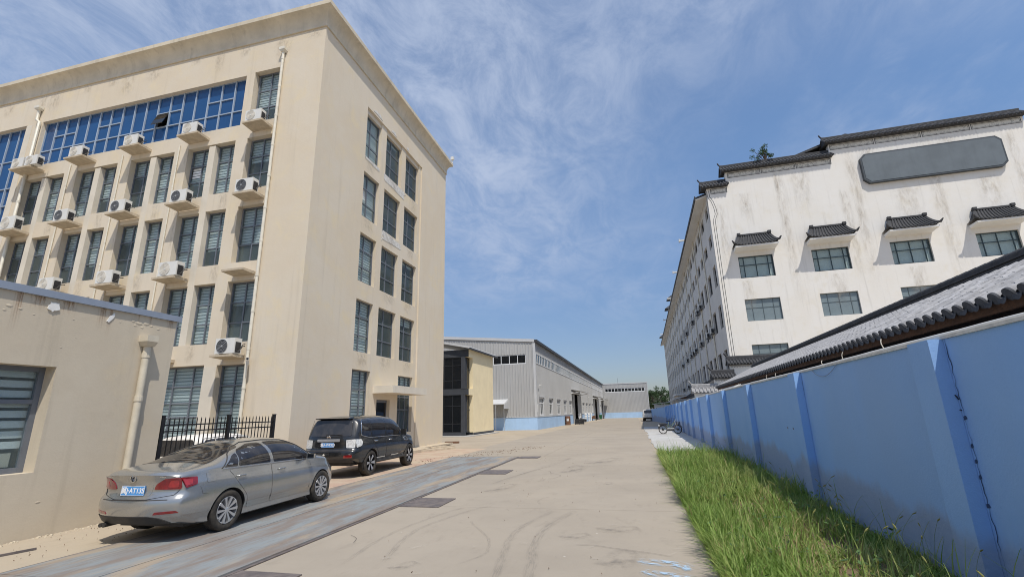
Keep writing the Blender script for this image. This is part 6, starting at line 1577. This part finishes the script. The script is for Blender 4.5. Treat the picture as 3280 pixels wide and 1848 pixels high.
# ---------------------------------------------------------------- electric bicycle
EB = thing('electric_bicycle', 'electric bicycle with front basket parked on the white pavement by the blue wall', 'bicycle', (1.98, 39.7, gz(39.7)+.02), math.radians(10))
mat('bike_green', (.10, .14, .10), .4, .1, 5, obj=True)
wh = MB(); n = 28
wh_t = MB().lathe([(.27, -.03), (.30, -.045), (.33, -.03), (.335, 0), (.33, .03), (.30, .045), (.27, .03), (.27, -.03)], 'y', n=28).mesh('tyre', 'rubber', smooth=True)
sp = MB()
for i in range(14):
    a = 2*PI*i/14; sp.tube([(math.cos(a)*.03, 0, math.sin(a)*.03), (math.cos(a)*.285, 0, math.sin(a)*.285)], .003, 4)
sp.lathe([(.27, -.014), (.288, -.014), (.288, .014), (.27, .014), (.27, -.014)], 'y', n=28)
sp_me = sp.mesh('rim', 'metal_dark')
hb_me = MB().lathe([(0, -.05), (.085, -.05), (.09, 0), (.085, .05), (0, .05)], 'y', n=18).mesh('hub_motor', 'plastic_dark')
for x in (0, 1.12):
    w = bpy.data.objects.new('wheel', None); COL.objects.link(w); w.parent = EB; w.location = (x, 0, .335)
    put('tyre', wh_t, w); put('rim', sp_me, w); put('hub_motor', hb_me, w)
f = MB()
f.tube([(.36, 0, .30), (.42, 0, .55), (.48, 0, .92)], .022, 8); f.tube([(.36, 0, .30), (.62, 0, .46), (.92, 0, .84)], .028, 8); f.tube([(.42, 0, .56), (.70, 0, .70), (.94, 0, .90)], .02, 8)
for sy in (-.06, .06): f.tube([(.36, sy*.5, .30), (0, sy, .335)], .014, 6); f.tube([(.43, sy*.5, .62), (0, sy, .335)], .012, 6)
f.build('frame', 'bike_green', EB, smooth=True)
k = MB(); k.tube([(.93, 0, .98), (.96, 0, .86), (1.0, 0, .70)], .02, 8)
for sy in (-.05, .05): k.tube([(1.0, sy, .70), (1.12, sy, .335)], .015, 6)
k.build('fork', 'metal_grey', EB)
MB().tube(crom([(.78, -.28, 1.17), (.88, -.25, 1.19), (.94, 0, 1.05), (.88, .25, 1.19), (.78, .28, 1.17)], 5), .013, 6).tube([(.93, 0, .97), (.94, 0, 1.06)], .016, 6).build('handlebar', 'metal_dark', EB)
for sy in (-.25, .25): MB().tube([(.90, sy*.8, 1.18), (.92, sy, 1.30)], .006, 5).lathe([(0, 0), (.05, 0), (.05, .012), (0, .012)], 'x', (.92, sy*1.05, 1.33), 10).build('mirror', 'metal_dark', EB)
b = MB()
for z in (.66, .76, .88): b.tube([(1.08, -.15, z), (1.32, -.15, z), (1.32, .15, z), (1.08, .15, z)], .008, 4, closed=True)
for i in range(7):
    y = -.15+.05*i; b.tube([(1.32, y, .66), (1.32, y, .88)], .005, 4); b.tube([(1.08, y, .66), (1.08, y, .88)], .005, 4); b.tube([(1.08, y, .66), (1.32, y, .66)], .005, 4)
for i in range(1, 5):
    for sy in (-.15, .15): b.tube([(1.08+.05*i, sy, .66), (1.08+.05*i, sy, .88)], .005, 4)
b.build('basket', 'metal_dark', EB)
MB().hexa([(.30, -.04, .93), (.62, -.025, .93), (.62, .025, .93), (.30, .10, .93)], [(.30, -.11, .98), (.62, -.03, .97), (.62, .03, .97), (.30, .11, .98)]).build('saddle', 'black_paint', EB)
MB().box(-.24, .34, -.07, .07, .66, .70).box(-.26, .36, -.08, .08, .701, .76).build('rear_seat', 'plastic_dark', EB)
MB().tube([(-.1, .08, .66), (0, .07, .34)], .01, 5).tube([(-.1, -.08, .66), (0, -.07, .34)], .01, 5).build('rack', 'metal_dark', EB)
MB().box(.28, .84, -.06, .06, .22, .36).build('battery_box', 'plastic_dark', EB); MB().box(.28, .84, -.062, .062, .37, .41).build('foot_board', 'white_plain', EB)
for x in (0, 1.12): MB().tube([(x+.37*math.cos(a*PI/12), 0, .335+.37*math.sin(a*PI/12)) for a in range(1, 12)], .02, 6).build('mudguard', 'plastic_dark', EB)
MB().box(-.32, -.24, -.06, .06, .60, .70).build('tail_lamp', 'plastic_white', EB); MB().tube([(.25, -.02, .28), (.2, -.2, .0)], .012, 5).build('kick_stand', 'metal_dark', EB)
MB().lathe([(0, -.02), (.07, -.02), (.07, .0), (0, .0)], 'x', (1.06, 0, 1.0), 14).build('head_lamp', 'chrome', EB)
# ---------------------------------------------------------------- grass strip
def grass_mat(name, c1, c2, c3):
    m, nt, p, o = newmat(name)
    g = nt.nodes.new('ShaderNodeNewGeometry'); r = g.outputs['Random Per Island']; pos = g.outputs['Position']
    c = mixc(nt, r, c1, c2); c = mixc(nt, ramp(nt, noise(nt, pos, 1.1, 4, .6), .46, .66, 0, .75), c, c3)
    nt.links.new(c, p.inputs['Base Color']); p.inputs['Roughness'].default_value = .55; p.inputs['Specular IOR Level'].default_value = .35
    t = nt.nodes.new('ShaderNodeBsdfTranslucent'); nt.links.new(c, t.inputs[0])
    mx = nt.nodes.new('ShaderNodeMixShader'); mx.inputs[0].default_value = .38
    nt.links.new(p.outputs[0], mx.inputs[1]); nt.links.new(t.outputs[0], mx.inputs[2]); nt.links.new(mx.outputs[0], o.inputs[0])
grass_mat('grass_blade', (.13, .235, .035), (.30, .40, .10), (.42, .44, .16))
grass_mat('grass_head', (.26, .26, .07), (.36, .34, .11), (.3, .3, .1))
grass_mat('grass_dry', (.32, .25, .11), (.42, .34, .17), (.36, .29, .13))
random.seed(21)
from mathutils import noise as mnoise
def blade(mb, x, y, z, h, w, lean, az, bend, n=4):
    dx, dy = math.cos(az), math.sin(az); px, py = -dy, dx; prev = None; cx = 0; cz = 0; ang = lean
    for i in range(n+1):
        t = i/n; ww = w*(1-t**1.6)*.5+.0006
        a = mb.pt((x+dx*cx+px*ww, y+dy*cx+py*ww, z+cz)); b = mb.pt((x+dx*cx-px*ww, y+dy*cx-py*ww, z+cz))
        if prev: mb.fi([prev[0], prev[1], b, a])
        prev = (a, b); cx += math.sin(ang)*h/n; cz += math.cos(ang)*h/n; ang += bend/n
def xr_(y): return 3.12+(y-6.06)*.01745
def density(x, y):
    d = 1.0
    q = math.sin(x*2.1+y*.7)+math.sin(y*1.3-x*1.7)+math.sin(y*.45+1)
    if y < 10.5 and 1.5 < x < 2.6: d *= .42+.22*q*.5
    return max(.12, d)
mb = MB(); md = MB(); N_ = 0
while N_ < 34000:
    y = random.uniform(2.6, 21.6) if random.random() < .55 else random.uniform(2.6, 11)
    x = random.uniform(.74, xr_(y)-.06)
    if y > 20.6 and random.random() < (y-20.6): continue
    if random.random() > density(x, y): continue
    N_ += 1
    edge = x < .95; nearwall = x > xr_(y)-.5
    h = random.uniform(.12, .42)*(1.15 if edge else 1.0)*(1.2 if y > 11 else .92)
    if nearwall: h *= .9 if y > 9.5 else .5
    if y < 6.5 and x > 1.9: h *= .75
    cl_n = mnoise.noise(Vector((x*1.7, y*1.3, 0)))+.5*mnoise.noise(Vector((x*4.1, y*3.7, 5)))
    h *= max(.45, .95+.75*cl_n)
    if cl_n < -.42 and random.random() < .6: continue
    az = random.uniform(0, 2*PI)
    if edge and random.random() < .5: az = PI+random.gauss(0, .7)
    k = random.uniform(.009, .021) if y < 10 else random.uniform(.012, .024)
    dry = random.random() < (.20 if (y < 10.5 and 1.4 < x < 2.7) else .03)
    blade(md if dry else mb, x, y, .012+gz(y), h, k, abs(random.gauss(.1, .32)), az, random.uniform(.2, 2.3))
for _ in range(500):   # tall leaning blades
    y = random.uniform(3, 21.5); x = random.uniform(.76, xr_(y)-.1)
    blade(mb, x, y, .012+gz(y), random.uniform(.5, .85), random.uniform(.008, .014), random.uniform(0, .45), random.uniform(0, 6.28), random.uniform(.3, 1.6), 5)
for _ in range(70):    # stray blades lying over the slab edge
    y = random.uniform(4, 21); blade(mb, .76, y, .02+gz(y), random.uniform(.25, .5), .008, random.uniform(.9, 1.3), PI+random.gauss(0, .5), random.uniform(.2, .6), 4)
tag(mb.build('grass', 'grass_blade', None, recalc=False), 'dense strip of green grass between the road and the blue wall', 'grass', kind='stuff')
tag(md.build('dry_grass', 'grass_dry', None, recalc=False), 'dry straw blades mixed into the grass strip', 'dry grass', kind='stuff')
# foxtail stems with bristly heads
fs = MB(); fh = MB()
for i in range(120):
    y = random.uniform(3.2, 9.5) if i < 78 else random.uniform(9.5, 22); x = random.uniform(.9, xr_(y)-.12) if i < 60 else random.uniform(xr_(y)-1.1, xr_(y)-.1)
    az = random.uniform(0, 6.28); h = random.uniform(.38, .62); l = random.uniform(.05, .25)
    p0 = Vector((x, y, .01+gz(y))); p1 = p0+Vector((math.cos(az)*l*h*.4, math.sin(az)*l*h*.4, h*.6)); p2 = p0+Vector((math.cos(az)*(l+.12)*h, math.sin(az)*(l+.12)*h, h))
    fs.tube(crom([p0, p1, p2], 4), .0016, 4)
    d = (p2-p1).normalized()+Vector((math.cos(az)*.5, math.sin(az)*.5, -.1)); d.normalize(); L = random.uniform(.05, .085)
    fh.tube([p2, p2+d*L*.3, p2+d*L*.75+Vector((0, 0, -.004)), p2+d*L+Vector((0, 0, -.01))], [.003, .0075, .006, .001], 6)
    for k in range(26):
        t = random.random(); q = p2+d*L*t; r = Vector((random.gauss(0, 1), random.gauss(0, 1), random.gauss(0, 1))).normalized(); e = q+r*.011+d*.008
        n = r.cross(d).normalized()*.0008; fh.face([q-n, q+n, e])
tag(fs.build('foxtail_stems', 'grass_blade', None, recalc=False), 'thin upright stems of foxtail grass beside the blue wall', 'grass stems', kind='stuff')
tag(fh.build('foxtail_heads', 'grass_head', None, recalc=False), 'yellow-green bristly foxtail heads above the grass strip', 'grass heads', kind='stuff')
# broad-leaved weeds
wd = MB()
for i in range(150):
    y = random.uniform(3.5, 21); x = random.uniform(.8, xr_(y)-.15)
    for k in range(random.randint(4, 9)):
        a = random.uniform(0, 6.28); e = random.uniform(.2, 1.0); L = random.uniform(.04, .10); z = random.uniform(.05, .26)
        c = Vector((x+random.gauss(0, .05), y+random.gauss(0, .05), z+gz(y))); d = Vector((math.cos(a)*math.cos(e), math.sin(a)*math.cos(e), math.sin(e)*.6)); s = d.cross(Vector((0, 0, 1))).normalized()
        wd.face([c, c+d*L*.5+s*L*.32, c+d*L, c+d*L*.5-s*L*.32])
tag(wd.build('weeds', 'leaf', None, recalc=False), 'small broad-leaved weeds among the grass blades', 'weeds', kind='stuff')
# loose dry leaves and grit on the yard
dl = MB()
for i in range(420):
    if i < 260: t = random.random(); x = -8.6+3.4*t+random.gauss(0, .45); y = 17.2+9*t+random.gauss(0, .7)
    elif i < 330: x = random.uniform(-9.4, -8.0); y = random.uniform(5.0, 8)
    else: x = random.uniform(-3.9, .6); y = random.uniform(5, 25)
    s = random.uniform(.012, .05) if i < 260 else random.uniform(.006, .013) if i < 330 else random.uniform(.005, .014); a = random.uniform(0, 6.28); z = gz(y)+.014
    c, q = math.cos(a)*s, math.sin(a)*s
    dl.face([(x+c, y+q, z+random.uniform(0, .03)), (x-q*.6, y+c*.6, z+random.uniform(0, .02)), (x-c, y-q, z+random.uniform(0, .03)), (x+q*.6, y-c*.6, z)])
mat('leaf_dry', (.15, .09, .05), .9, .4, 20)
tag(dl.build('dry_leaves', 'leaf_dry', None, recalc=False), 'dry brown leaves and grit scattered over the yard', 'leaves', kind='stuff')
# crumbling plaster strip at the foot of the gatehouse wall
gr = MB()
for i in range(170):
    y = random.uniform(2.5, 8.3); x = -9.72+abs(random.gauss(0, .07)); s = random.uniform(.006, .026)
    gr.X = Matrix.Translation((x, y, s*.3)) @ Matrix.Rotation(random.uniform(0, 3), 4, 'Z'); gr.box(-s, s, -s*.6, s*.6, -s*.4, s*.4)
gr.X = None
tag(gr.build('rubble', 'stucco_cornice', None), 'crumbs of fallen plaster along the foot of the low building', 'rubble', kind='stuff')
o = MB().box(0, .03, 0, 1.6, 0, .03).build('steel_rod', 'deck_plate'); o.location = (-9.2, 4.2, .002); o.rotation_euler = (0, 0, -.25); tag(o, 'thin rusty rod lying at the left edge of the yard', 'rod')
# ---------------------------------------------------------------- trees beyond the lane
random.seed(5)
def tree(loc, H, R, label, tone):
    t = thing('broadleaf_tree', label, 'tree', loc, random.uniform(0, 6), 'trees beyond the end of the lane')
    tr = MB(); tr.tube([(0, 0, -.3), (.1, .05, H*.25), (0, .1, H*.5), (.1, 0, H*.8)], [R*.09, R*.07, R*.05, .04], 7)
    cl = MB()
    for k in range(16):
        a = random.uniform(0, 6.28); q = random.uniform(.15, .95); z = H*random.uniform(.38, .97); rad = R*q*(1.15-(abs(z/H-.6))*1.3)
        c = Vector((math.cos(a)*rad, math.sin(a)*rad, z)); tr.tube([(0, .05, z*.6), c*.6+Vector((0, 0, z*.25)), c], [.12, .07, .03], 5)
        leaf_cloud(cl, c, (R*.36, R*.36, H*.11), 150, .55)
    tr.build('trunk', 'bark', t); cl.build('crown', 'leaf_far', t, recalc=False)
for (x, y, H, R, lb) in ((8.2, 222, 10.4, 4.0, 'dark tree directly behind the right edge of the end warehouse'), (12.6, 228, 12.2, 4.2, 'tallest dark tree between the end warehouse and the hotel'), (15.4, 215, 9.6, 3.4, 'smaller dark tree in front, nearest to the hotel side'),
        (10.6, 240, 10.8, 4.0, 'rear tree filling the gap between two taller crowns'), (17.5, 236, 10.4, 4.2, 'tree half hidden by the far corner of the hotel'), (6.5, 246, 9.5, 3.6, 'tree mostly hidden behind the end warehouse')):
    tree((x, y, gz(y)), H, R, lb, 0)
bpy.context.view_layer.update()
